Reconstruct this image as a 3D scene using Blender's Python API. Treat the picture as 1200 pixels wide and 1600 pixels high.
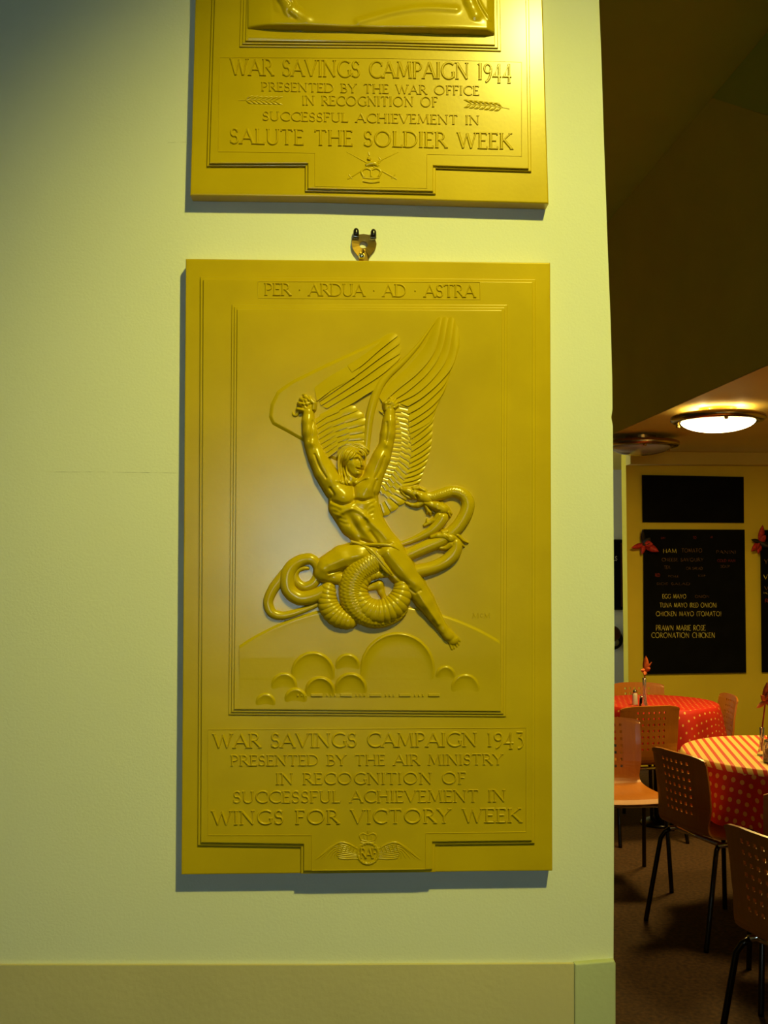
import bpy, bmesh, math, random
import numpy as np
from mathutils import Vector, Matrix

for o in list(bpy.data.objects):
    bpy.data.objects.remove(o, do_unlink=True)
S = bpy.context.scene
COL = S.collection
random.seed(7)
rng = np.random.default_rng(7)

# ------------------------------------------------------------------ camera
F = 1617.0
EYE = Vector((0, 0, 1.55))
PITCH = math.atan(80 / F)
FW = Vector((0, math.cos(PITCH), math.sin(PITCH)))
UP = Vector((0, -math.sin(PITCH), math.cos(PITCH)))
cam = bpy.data.cameras.new('camera')
cam.sensor_fit = 'VERTICAL'
cam.sensor_height = 36
cam.sensor_width = 27
cam.lens = 36 * F / 1600
cam.clip_start = 0.05
camo = bpy.data.objects.new('camera', cam)
camo.location = EYE
camo.rotation_euler = (math.pi / 2 + PITCH, 0, 0)
COL.objects.link(camo)
S.camera = camo

# ------------------------------------------------------------------ world, light, exposure
S.view_settings.view_transform = 'Standard'
S.view_settings.look = 'None'
S.view_settings.gamma = 1
S.view_settings.use_curve_mapping = False
S.view_settings.exposure = 0.0
w = bpy.data.worlds.new('world')
S.world = w
w.use_nodes = True
w.node_tree.nodes['Background'].inputs[0].default_value = (0.9, 0.85, 0.6, 1)
w.node_tree.nodes['Background'].inputs[1].default_value = 0.02

HALL_LAMP = Vector((0.41, -0.10, 2.75))
HALL_W = 99.0
HALL_COL = (1.0, 0.95, 0.20)
WINDOW_STRENGTH = 18.0
WINDOW_COL = (0.64, 0.89, 1.0)
CAFE_W = 30.0
CAFE_COL = (1.0, 0.67, 0.14)


def spot_free_light(name, kind, loc, energy, color, size, rot=None):
    l = bpy.data.lights.new(name, kind)
    l.energy = energy
    l.color = color
    if kind == 'POINT':
        l.shadow_soft_size = size
    else:
        l.shape = 'DISK'
        l.size = size
    o = bpy.data.objects.new(name, l)
    o.location = loc
    if rot:
        o.rotation_euler = rot
    COL.objects.link(o)
    return o


AIM = (Vector((0.06, 1.10, 1.60)) - HALL_LAMP).normalized()
sp = bpy.data.lights.new('hall_spot_light', 'SPOT')
sp.energy = HALL_W
sp.color = HALL_COL
sp.shadow_soft_size = 0.035
sp.spot_size = math.radians(50)
sp.spot_blend = 1.0
spo = bpy.data.objects.new('hall_spot_light', sp)
spo.location = HALL_LAMP
spo.rotation_euler = AIM.to_track_quat('-Z', 'Y').to_euler()
COL.objects.link(spo)

# ------------------------------------------------------------------ materials
MATS = {}


def mat(name, color, rough=0.6, metal=0.0, noise=0.0, nscale=20, bump=0.0, bscale=200, emit=None, estr=0, coat=0.0,
        spec=0.5, col2=None, rough_noise=0.0):
    m = bpy.data.materials.new(name)
    m.use_nodes = True
    nt = m.node_tree
    b = nt.nodes['Principled BSDF']
    b.inputs['Base Color'].default_value = (*color, 1)
    b.inputs['Roughness'].default_value = rough
    b.inputs['Metallic'].default_value = metal
    b.inputs['Specular IOR Level'].default_value = spec
    b.inputs['Coat Weight'].default_value = coat
    b.inputs['Coat Roughness'].default_value = 0.12
    tc = nt.nodes.new('ShaderNodeTexCoord')
    if noise or col2:
        n = nt.nodes.new('ShaderNodeTexNoise')
        n.inputs['Scale'].default_value = nscale
        n.inputs['Detail'].default_value = 5
        nt.links.new(tc.outputs['Object'], n.inputs['Vector'])
        r = nt.nodes.new('ShaderNodeValToRGB')
        c1 = [max(0, c * (1 - noise)) for c in color]
        c2 = col2 if col2 else [min(1, c * (1 + noise)) for c in color]
        r.color_ramp.elements[0].position = .32
        r.color_ramp.elements[1].position = .68
        r.color_ramp.elements[0].color = (*c1, 1)
        r.color_ramp.elements[1].color = (*c2, 1)
        nt.links.new(n.outputs['Fac'], r.inputs[0])
        nt.links.new(r.outputs[0], b.inputs['Base Color'])
        if rough_noise:
            mr = nt.nodes.new('ShaderNodeMapRange')
            mr.inputs['To Min'].default_value = rough - rough_noise
            mr.inputs['To Max'].default_value = rough + rough_noise
            nt.links.new(n.outputs['Fac'], mr.inputs['Value'])
            nt.links.new(mr.outputs[0], b.inputs['Roughness'])
    if bump:
        n2 = nt.nodes.new('ShaderNodeTexNoise')
        n2.inputs['Scale'].default_value = bscale
        n2.inputs['Detail'].default_value = 4
        nt.links.new(tc.outputs['Object'], n2.inputs['Vector'])
        bp = nt.nodes.new('ShaderNodeBump')
        bp.inputs['Strength'].default_value = bump
        bp.inputs['Distance'].default_value = 0.002
        nt.links.new(n2.outputs['Fac'], bp.inputs['Height'])
        nt.links.new(bp.outputs[0], b.inputs['Normal'])
    if emit:
        b.inputs['Emission Color'].default_value = (*emit, 1)
        b.inputs['Emission Strength'].default_value = estr
    MATS[name] = m
    return m


M_WALL = mat('painted_wall', (0.78, 0.79, 0.62), 0.75, noise=0.02, nscale=3, bump=0.12, bscale=420)
M_DADO = mat('dado_paint', (0.60, 0.52, 0.28), 0.6, noise=0.05, nscale=6, bump=0.2, bscale=150)
M_GUARD = mat('corner_guard_paint', (0.52, 0.55, 0.32), 0.6, noise=0.05, nscale=6, bump=0.2, bscale=150)
M_PLQ = mat('ochre_glaze', (0.545, 0.372, 0.001), 0.36, noise=0.07, nscale=14, bump=0.06, bscale=260, coat=0.6, spec=0.3, rough_noise=.04)
M_PLQ.node_tree.nodes['Principled BSDF'].inputs['Coat Roughness'].default_value = 0.2
M_PLQ.node_tree.nodes['Principled BSDF'].inputs['Specular Tint'].default_value = (1, .8, .1, 1)
M_CAFEWALL = mat('yellow_wall_paint', (0.84, 0.66, 0.035), 0.8, noise=0.05, nscale=2)
M_WHITEWALL = mat('white_wall_paint', (0.72, 0.75, 0.80), 0.8, noise=0.03, nscale=2)
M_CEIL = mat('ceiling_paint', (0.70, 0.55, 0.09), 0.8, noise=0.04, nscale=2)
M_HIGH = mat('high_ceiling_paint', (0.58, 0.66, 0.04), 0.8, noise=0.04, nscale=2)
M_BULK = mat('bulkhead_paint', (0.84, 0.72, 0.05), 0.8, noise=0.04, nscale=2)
M_FLOOR = mat('brown_carpet', (0.028, 0.010, 0.002), 0.9, col2=(0.095, 0.040, 0.008), nscale=60, bump=0.6, bscale=300)
M_BOARD = mat('blackboard_slate', (0.004, 0.004, 0.004), 0.85, noise=.3, nscale=8, spec=.1)
M_CHALK = mat('yellow_chalk', (0.80, 0.62, 0.10), 0.9, noise=0.5, nscale=60)
M_CHALK2 = mat('faded_chalk', (0.20, 0.11, 0.04), 0.9, noise=0.7, nscale=50)
M_CHALKR = mat('red_chalk', (0.30, 0.03, 0.02), 0.9, noise=0.6, nscale=50)
M_BLACK = mat('black_plastic', (0.008, 0.006, 0.006), 0.3, coat=.4)
M_BLACKFELT = mat('black_felt', (0.01, 0.008, 0.008), 0.9, noise=.2)
M_REDFRAME = mat('dark_red_frame', (0.10, 0.02, 0.012), 0.5, noise=.2)
M_BRASS = mat('brass', (0.55, 0.33, 0.06), 0.22, metal=1.0, noise=0.15, nscale=60)
M_CHROME = mat('chrome', (0.75, 0.72, 0.65), 0.12, metal=1.0, noise=0.05, nscale=30)
M_DARKMETAL = mat('dark_tube_metal', (0.05, 0.045, 0.04), 0.25, metal=1.0, noise=.1)
M_RING = mat('lamp_ring_metal', (0.42, 0.28, 0.10), 0.25, metal=1.0, noise=0.1, nscale=20)
M_GLOW = mat('lit_opal_glass', (1, .95, .8), 0.4, emit=(1.0, .84, .42), estr=14)
M_OPAL = mat('unlit_opal_glass', (.40, .38, .34), 0.18, noise=.05, coat=.6)
M_REDLEAF = mat('red_silk_leaf', (0.55, 0.03, 0.02), 0.6, noise=0.3, nscale=50)
M_ORLEAF = mat('orange_silk_leaf', (0.62, 0.13, 0.03), 0.6, noise=0.3, nscale=50)
M_DARKLEAF = mat('dark_leaf', (0.02, 0.014, 0.01), 0.6, noise=0.3)
M_GLASS = mat('clear_glass', (0.9, 0.9, 0.88), 0.05)
M_GLASS.node_tree.nodes['Principled BSDF'].inputs['Transmission Weight'].default_value = 0.9
M_SALT = mat('white_ceramic', (0.75, 0.72, 0.66), 0.3, noise=.03)
M_SEAMDIRT = mat('grey_seam_dirt', (0.58, 0.58, 0.42), 0.9, noise=.4, nscale=90)
M_INCISED = mat('ochre_groove', (0.40, 0.25, 0.012), 0.5, noise=.1, nscale=30)


def wood_mat(name, c1, c2):
    m = mat(name, c1, 0.38, coat=.15)
    nt = m.node_tree
    b = nt.nodes['Principled BSDF']
    tc = nt.nodes.new('ShaderNodeTexCoord')
    mp = nt.nodes.new('ShaderNodeMapping')
    mp.inputs['Scale'].default_value = (30, 3, 3)
    n = nt.nodes.new('ShaderNodeTexNoise')
    n.inputs['Scale'].default_value = 3
    n.inputs['Detail'].default_value = 6
    r = nt.nodes.new('ShaderNodeValToRGB')
    r.color_ramp.elements[0].color = (*c1, 1)
    r.color_ramp.elements[1].color = (*c2, 1)
    nt.links.new(tc.outputs['Object'], mp.inputs[0])
    nt.links.new(mp.outputs[0], n.inputs['Vector'])
    nt.links.new(n.outputs['Fac'], r.inputs[0])
    nt.links.new(r.outputs[0], b.inputs['Base Color'])
    return m


M_BEECH = wood_mat('pale_beech_plywood', (0.43, 0.13, 0.010), (0.56, 0.20, 0.018))


def dots_mat(nm, sc, rad):
    m = mat(nm, (0.7, 0.03, 0.01), 0.6)
    nt = m.node_tree
    b = nt.nodes['Principled BSDF']
    uv = nt.nodes.new('ShaderNodeUVMap')
    mp = nt.nodes.new('ShaderNodeMapping')
    mp.inputs['Rotation'].default_value = (0, 0, math.pi / 4)
    mp.inputs['Scale'].default_value = (sc, sc, 1)
    fr = nt.nodes.new('ShaderNodeVectorMath')
    fr.operation = 'FRACTION'
    sb = nt.nodes.new('ShaderNodeVectorMath')
    sb.operation = 'SUBTRACT'
    sb.inputs[1].default_value = (.5, .5, 0)
    ln = nt.nodes.new('ShaderNodeVectorMath')
    ln.operation = 'LENGTH'
    lt = nt.nodes.new('ShaderNodeMath')
    lt.operation = 'LESS_THAN'
    lt.inputs[1].default_value = rad
    mx = nt.nodes.new('ShaderNodeMix')
    mx.data_type = 'RGBA'
    mx.inputs[6].default_value = (0.60, 0.018, 0.008, 1)
    mx.inputs[7].default_value = (0.80, 0.45, 0.10, 1)
    nt.links.new(uv.outputs[0], mp.inputs[0])
    nt.links.new(mp.outputs[0], fr.inputs[0])
    nt.links.new(fr.outputs[0], sb.inputs[0])
    nt.links.new(sb.outputs[0], ln.inputs[0])
    nt.links.new(ln.outputs['Value'], lt.inputs[0])
    nt.links.new(lt.outputs[0], mx.inputs[0])
    nt.links.new(mx.outputs[2], b.inputs['Base Color'])
    return m


def stripe_mat():
    m = mat('striped_cloth', (0.8, 0.5, 0.1), 0.6)
    nt = m.node_tree
    b = nt.nodes['Principled BSDF']
    uv = nt.nodes.new('ShaderNodeUVMap')
    sx = nt.nodes.new('ShaderNodeSeparateXYZ')
    mu = nt.nodes.new('ShaderNodeMath')
    mu.operation = 'MULTIPLY'
    mu.inputs[1].default_value = 27
    fr = nt.nodes.new('ShaderNodeMath')
    fr.operation = 'FRACT'
    lt = nt.nodes.new('ShaderNodeMath')
    lt.operation = 'LESS_THAN'
    lt.inputs[1].default_value = .42
    mx = nt.nodes.new('ShaderNodeMix')
    mx.data_type = 'RGBA'
    mx.inputs[6].default_value = (0.85, 0.55, 0.14, 1)
    mx.inputs[7].default_value = (0.62, 0.03, 0.01, 1)
    nt.links.new(uv.outputs[0], sx.inputs[0])
    nt.links.new(sx.outputs[0], mu.inputs[0])
    nt.links.new(mu.outputs[0], fr.inputs[0])
    nt.links.new(fr.outputs[0], lt.inputs[0])
    nt.links.new(lt.outputs[0], mx.inputs[0])
    nt.links.new(mx.outputs[2], b.inputs['Base Color'])
    return m


M_DOTS = dots_mat('red_dotted_cloth', 25, .25)
M_DOTS2 = dots_mat('red_small_dotted_cloth', 23, .14)
M_STRIPE = stripe_mat()


# ------------------------------------------------------------------ mesh helpers
def mesh_obj(name, verts, faces, m, parent=None, smooth=False, uvs=None, mats=None, fmat=None):
    me = bpy.data.meshes.new(name)
    if len(verts) and not isinstance(verts, list):
        verts = [tuple(v) for v in verts]
    origin = Vector((0, 0, 0))
    if parent is not None:
        p = parent
        while p is not None:
            origin += p.location
            p = p.parent
    vv = [(v[0] - origin[0], v[1] - origin[1], v[2] - origin[2]) for v in verts]
    me.from_pydata(vv, [], faces)
    if m is not None:
        me.materials.append(m)
    if mats:
        for x in mats:
            me.materials.append(x)
        for i, p_ in enumerate(me.polygons):
            p_.material_index = fmat[i]
    if uvs is not None:
        ul = me.uv_layers.new(name='UVMap')
        for l in me.loops:
            ul.data[l.index].uv = uvs[l.vertex_index]
    if smooth:
        me.polygons.foreach_set('use_smooth', [True] * len(me.polygons))
    me.update()
    o = bpy.data.objects.new(name, me)
    COL.objects.link(o)
    if parent is not None:
        o.parent = parent
    return o


def fix_normals(o):
    bm = bmesh.new()
    bm.from_mesh(o.data)
    bmesh.ops.recalc_face_normals(bm, faces=bm.faces)
    bm.to_mesh(o.data)
    bm.free()
    return o


def empty(name, loc, label=None, cat=None, group=None, rotz=0):
    o = bpy.data.objects.new(name, None)
    o.empty_display_size = .05
    o.location = loc
    o.rotation_euler = (0, 0, rotz)
    COL.objects.link(o)
    if label:
        o['label'] = label
    if cat:
        o['category'] = cat
    if group:
        o['group'] = group
    return o


def tag(o, label, cat, group=None):
    o['label'] = label
    o['category'] = cat
    if group:
        o['group'] = group
    return o


def struct(o):
    o['kind'] = 'structure'
    return o


def catmull(pts, n):
    P_ = np.array(pts, float)
    if len(P_) == 2:
        t = np.linspace(0, 1, n)[:, None]
        return P_[0] * (1 - t) + P_[1] * t
    A = np.vstack([2 * P_[0] - P_[1], P_, 2 * P_[-1] - P_[-2]])
    seg = len(P_) - 1
    d = np.linalg.norm(np.diff(P_[:, :2], axis=0), axis=1)
    cum = np.concatenate([[0], np.cumsum(d)])
    out = []
    for s in np.linspace(0, cum[-1], n):
        i = min(seg - 1, max(0, int(np.searchsorted(cum, s, side='right') - 1)))
        t = (s - cum[i]) / max(d[i], 1e-9)
        a, b, c, e = A[i], A[i + 1], A[i + 2], A[i + 3]
        out.append(.5 * ((2 * b) + (-a + c) * t + (2 * a - 5 * b + 4 * c - e) * t * t + (-a + 3 * b - 3 * c + e) * t ** 3))
    return np.array(out)


def tube(pts, r, n=10, close=True):
    """3D tube along points; r scalar or list. returns verts, faces"""
    V, Fc = [], []
    pts = [Vector(p) for p in pts]
    prev = None
    for i, p in enumerate(pts):
        t = (pts[min(i + 1, len(pts) - 1)] - pts[max(i - 1, 0)])
        t.normalize()
        if prev is None:
            a = t.orthogonal().normalized()
        else:
            a = (prev - t * prev.dot(t)).normalized()
        prev = a
        b = t.cross(a)
        rr = r[i] if hasattr(r, '__len__') else r
        for k in range(n):
            an = 2 * math.pi * k / n
            V.append(p + (a * math.cos(an) + b * math.sin(an)) * rr)
    for i in range(len(pts) - 1):
        for k in range(n):
            k2 = (k + 1) % n
            Fc.append((i * n + k, i * n + k2, (i + 1) * n + k2, (i + 1) * n + k))
    Fc.append(tuple(range(n))[::-1])
    Fc.append(tuple((len(pts) - 1) * n + k for k in range(n)))
    return V, Fc


def lathe(profile, n=32, center=(0, 0, 0)):
    V, Fc = [], []
    for (r, z) in profile:
        for k in range(n):
            a = 2 * math.pi * k / n
            V.append((center[0] + r * math.cos(a), center[1] + r * math.sin(a), center[2] + z))
    for i in range(len(profile) - 1):
        for k in range(n):
            k2 = (k + 1) % n
            Fc.append((i * n + k, i * n + k2, (i + 1) * n + k2, (i + 1) * n + k))
    Fc.append(tuple(range(n))[::-1])
    Fc.append(tuple((len(profile) - 1) * n + k for k in range(n)))
    return V, Fc


def box(p0, ax, ay, az):
    p0, ax, ay, az = Vector(p0), Vector(ax), Vector(ay), Vector(az)
    V = [p0, p0 + ax, p0 + ax + ay, p0 + ay, p0 + az, p0 + ax + az, p0 + ax + ay + az, p0 + ay + az]
    Fc = [(0, 3, 2, 1), (4, 5, 6, 7), (0, 1, 5, 4), (1, 2, 6, 5), (2, 3, 7, 6), (3, 0, 4, 7)]
    return V, Fc


def join(*vf):
    V, Fc = [], []
    for v, f in vf:
        n = len(V)
        V += list(v)
        Fc += [tuple(i + n for i in q) for q in f]
    return V, Fc


# ------------------------------------------------------------------ mapping from the photograph to the wall plane
WYAW = math.radians(1.6)
WU = Vector((math.cos(WYAW), math.sin(WYAW), 0))       # along the wall to the right
WN = Vector((math.sin(WYAW), -math.cos(WYAW), 0))      # out of the wall
WD = 1.10
WP = Vector((0, WD, 0))
PXM = WD / F                                            # one photo pixel on the wall, in metres


def ray(px, py):
    return Vector((1, 0, 0)) * (px - 600) + FW * F + UP * (800 - py)


def on_plane(px, py, p, n):
    d = ray(px, py)
    t = (p - EYE).dot(n) / d.dot(n)
    return EYE + d * t


def wall_at(px, py, out=0.0):
    return on_plane(px, py, WP + WN * out, WN)


def arr_wall(X, Y, H, ref):
    """numpy: pixel arrays located on the plane ref metres out, raised by H metres along the wall normal"""
    X = np.asarray(X, float)
    Y = np.asarray(Y, float)
    a = X - 600
    b = 800 - Y
    dx = a
    dy = FW.y * F + UP.y * b
    dz = FW.z * F + UP.z * b
    p = WP + WN * ref
    num = (p - EYE).dot(WN)
    den = dx * WN.x + dy * WN.y + dz * WN.z
    t = num / den
    x = EYE.x + dx * t + WN.x * H
    y = EYE.y + dy * t + WN.y * H
    z = EYE.z + dz * t + WN.z * H
    return np.stack([x, y, z], -1)


def prism(name, poly, h0, h1, m, parent, bev=0.0, ref=None):
    """polygon in photo pixels on the wall plane between heights h0..h1 (metres out of the wall), bevelled front edge"""
    ref = h1 if ref is None else ref
    P_ = np.array(poly, float)
    n = len(P_)
    area = 0.5 * np.sum(P_[:, 0] * np.roll(P_[:, 1], -1) - np.roll(P_[:, 0], -1) * P_[:, 1])
    if area < 0:
        P_ = P_[::-1]

    def inset(d):
        out = []
        for i in range(n):
            a, b, c = P_[i - 1], P_[i], P_[(i + 1) % n]
            e1 = (b - a) / np.linalg.norm(b - a)
            e2 = (c - b) / np.linalg.norm(c - b)
            n1 = np.array([-e1[1], e1[0]])
            n2 = np.array([-e2[1], e2[0]])
            q = n1 + n2
            q = q / max(1e-6, q.dot(n1))
            out.append(b + q * d)
        return np.array(out)
    rings = [(P_, h0)]
    if bev > 0:
        for k in range(4):
            a = k / 3 * math.pi / 2
            rings.append((inset(bev * (1 - math.cos(a))), h1 - bev * PXM * (1 - math.sin(a))))
    else:
        rings.append((P_, h1))
    V = []
    for R, h in rings:
        V += [tuple(v) for v in arr_wall(R[:, 0], R[:, 1], np.full(n, h - ref), ref)]
    Fc = []
    for k in range(len(rings) - 1):
        for i in range(n):
            j = (i + 1) % n
            Fc.append((k * n + i, (k + 1) * n + i, (k + 1) * n + j, k * n + j))
    Fc.append(tuple((len(rings) - 1) * n + i for i in range(n))[::-1])
    Fc.append(tuple(range(n)))
    return fix_normals(mesh_obj(name, V, Fc, m, parent))


def field(name, x0, y0, x1, y1, step, hf, m, parent, ref, sink=1.2, cut=0.0):
    """height field: hf(X,Y) in pixels over the plane ref metres out; only cells above the cut are kept"""
    xs = np.arange(x0, x1 + step, step)
    ys = np.arange(y0, y1 + step, step)
    X, Y = np.meshgrid(xs, ys)
    H = hf(X, Y)
    keepv = H > cut
    c = keepv[:-1, :-1] | keepv[1:, :-1] | keepv[:-1, 1:] | keepv[1:, 1:]
    Hc = np.maximum(H, -sink)
    P3 = arr_wall(X, Y, Hc * PXM, ref)
    used = np.zeros(H.shape, bool)
    used[:-1, :-1] |= c
    used[1:, :-1] |= c
    used[:-1, 1:] |= c
    used[1:, 1:] |= c
    idx = -np.ones(H.shape, int)
    idx[used] = np.arange(used.sum())
    V = P3[used]
    a = idx[:-1, :-1][c]
    b = idx[1:, :-1][c]
    d = idx[:-1, 1:][c]
    e = idx[1:, 1:][c]
    Fc = np.stack([a, b, e, d], -1).tolist()
    return mesh_obj(name, V.tolist(), Fc, m, parent, smooth=True)


def seg_d(X, Y, a, b):
    ax, ay = a[0], a[1]
    bx, by = b[0], b[1]
    vx, vy = bx - ax, by - ay
    L = vx * vx + vy * vy + 1e-9
    t = np.clip(((X - ax) * vx + (Y - ay) * vy) / L, 0, 1)
    d = np.hypot(X - ax - t * vx, Y - ay - t * vy)
    return d, t


def capsule(X, Y, a, b, k, z0=0.0):
    d, t = seg_d(X, Y, a, b)
    r = a[2] * (1 - t) + b[2] * t
    za = a[3] if len(a) > 3 else z0
    zb = b[3] if len(b) > 3 else z0
    z = za * (1 - t) + zb * t
    q = np.clip(1 - (d / r) ** 2, 0, 1)
    return np.where(d < r, z + k * r * np.sqrt(q), z - (d - r) * 3.0)


def smax(hs, b=1.1):
    hs = np.stack(hs)
    mx = hs.max(0)
    return mx + np.log(np.exp(np.clip(b * (hs - mx), -40, 0)).sum(0)) / b


def chain(X, Y, pts, k, z0=0.0):
    return [capsule(X, Y, pts[i], pts[i + 1], k, z0) for i in range(len(pts) - 1)]


def blob(X, Y, cx, cy, rx, ry, ang, h, p=1.0):
    c, s = math.cos(math.radians(ang)), math.sin(math.radians(ang))
    u = ((X - cx) * c + (Y - cy) * s) / rx
    v = (-(X - cx) * s + (Y - cy) * c) / ry
    return h * np.exp(-(u * u + v * v) ** p)


def groove(X, Y, pts, w_, h):
    out = np.zeros_like(X)
    P_ = catmull(pts, max(6, len(pts) * 4))
    dm = np.full(X.shape, 1e9)
    for i in range(len(P_) - 1):
        d, _ = seg_d(X, Y, P_[i], P_[i + 1])
        dm = np.minimum(dm, d)
    return h * np.exp(-(dm / w_) ** 2)


def relief_tube(name, pts, k, m, parent, ref, nring=22, step=1.0, pattern=None, smooth_=True):
    """half tube lying on the relief: pts are (x, y, radius, z0) in pixels"""
    P_ = np.array([list(p) + [0] * (4 - len(p)) for p in pts], float)
    L = np.linalg.norm(np.diff(P_[:, :2], axis=0), axis=1).sum()
    n = max(8, int(L / step))
    C = catmull(P_, n)
    C[:, 2] = np.maximum(C[:, 2], .6)
    T = np.gradient(C[:, :2], axis=0)
    T /= np.linalg.norm(T, axis=1)[:, None] + 1e-9
    Nn = np.stack([-T[:, 1], T[:, 0]], -1)
    s = np.concatenate([[0], np.cumsum(np.linalg.norm(np.diff(C[:, :2], axis=0), axis=1))])
    angs = np.linspace(math.radians(-35), math.radians(215), nring)
    # round the two ends
    A, Sx = np.meshgrid(angs, s)
    R = np.repeat(C[:, 2:3], nring, 1)
    endl = np.minimum(s, s[-1] - s)
    for i in range(n):
        r = C[i, 2]
        if endl[i] < r:
            R[i] *= math.sqrt(max(0.02, 1 - (1 - endl[i] / r) ** 2))
    if pattern:
        R = R + pattern(Sx, A, R)
    off = R * np.cos(A)
    X = C[:, 0:1] + Nn[:, 0:1] * off
    Y = C[:, 1:2] + Nn[:, 1:2] * off
    H = C[:, 3:4] + k * R * np.sin(A)
    H = np.where(A < 0, H - 2, H)
    H = np.where(A > math.pi, H - 2, H)
    H = np.maximum(H, -1.5)
    V = arr_wall(X, Y, H * PXM, ref).reshape(-1, 3)
    Fc = []
    for i in range(n - 1):
        for j in range(nring - 1):
            Fc.append((i * nring + j, (i + 1) * nring + j, (i + 1) * nring + j + 1, i * nring + j + 1))
    return fix_normals(mesh_obj(name, V.tolist(), Fc, m, parent, smooth=True))


# ------------------------------------------------------------------ lettering (strokes with serifs, drawn for this scene)
def arc(cx, cy, rx, ry, a0, a1, n=10):
    return [(cx + rx * math.cos(math.radians(a0 + (a1 - a0) * i / n)), cy + ry * math.sin(math.radians(a0 + (a1 - a0) * i / n))) for i in range(n + 1)]


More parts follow.
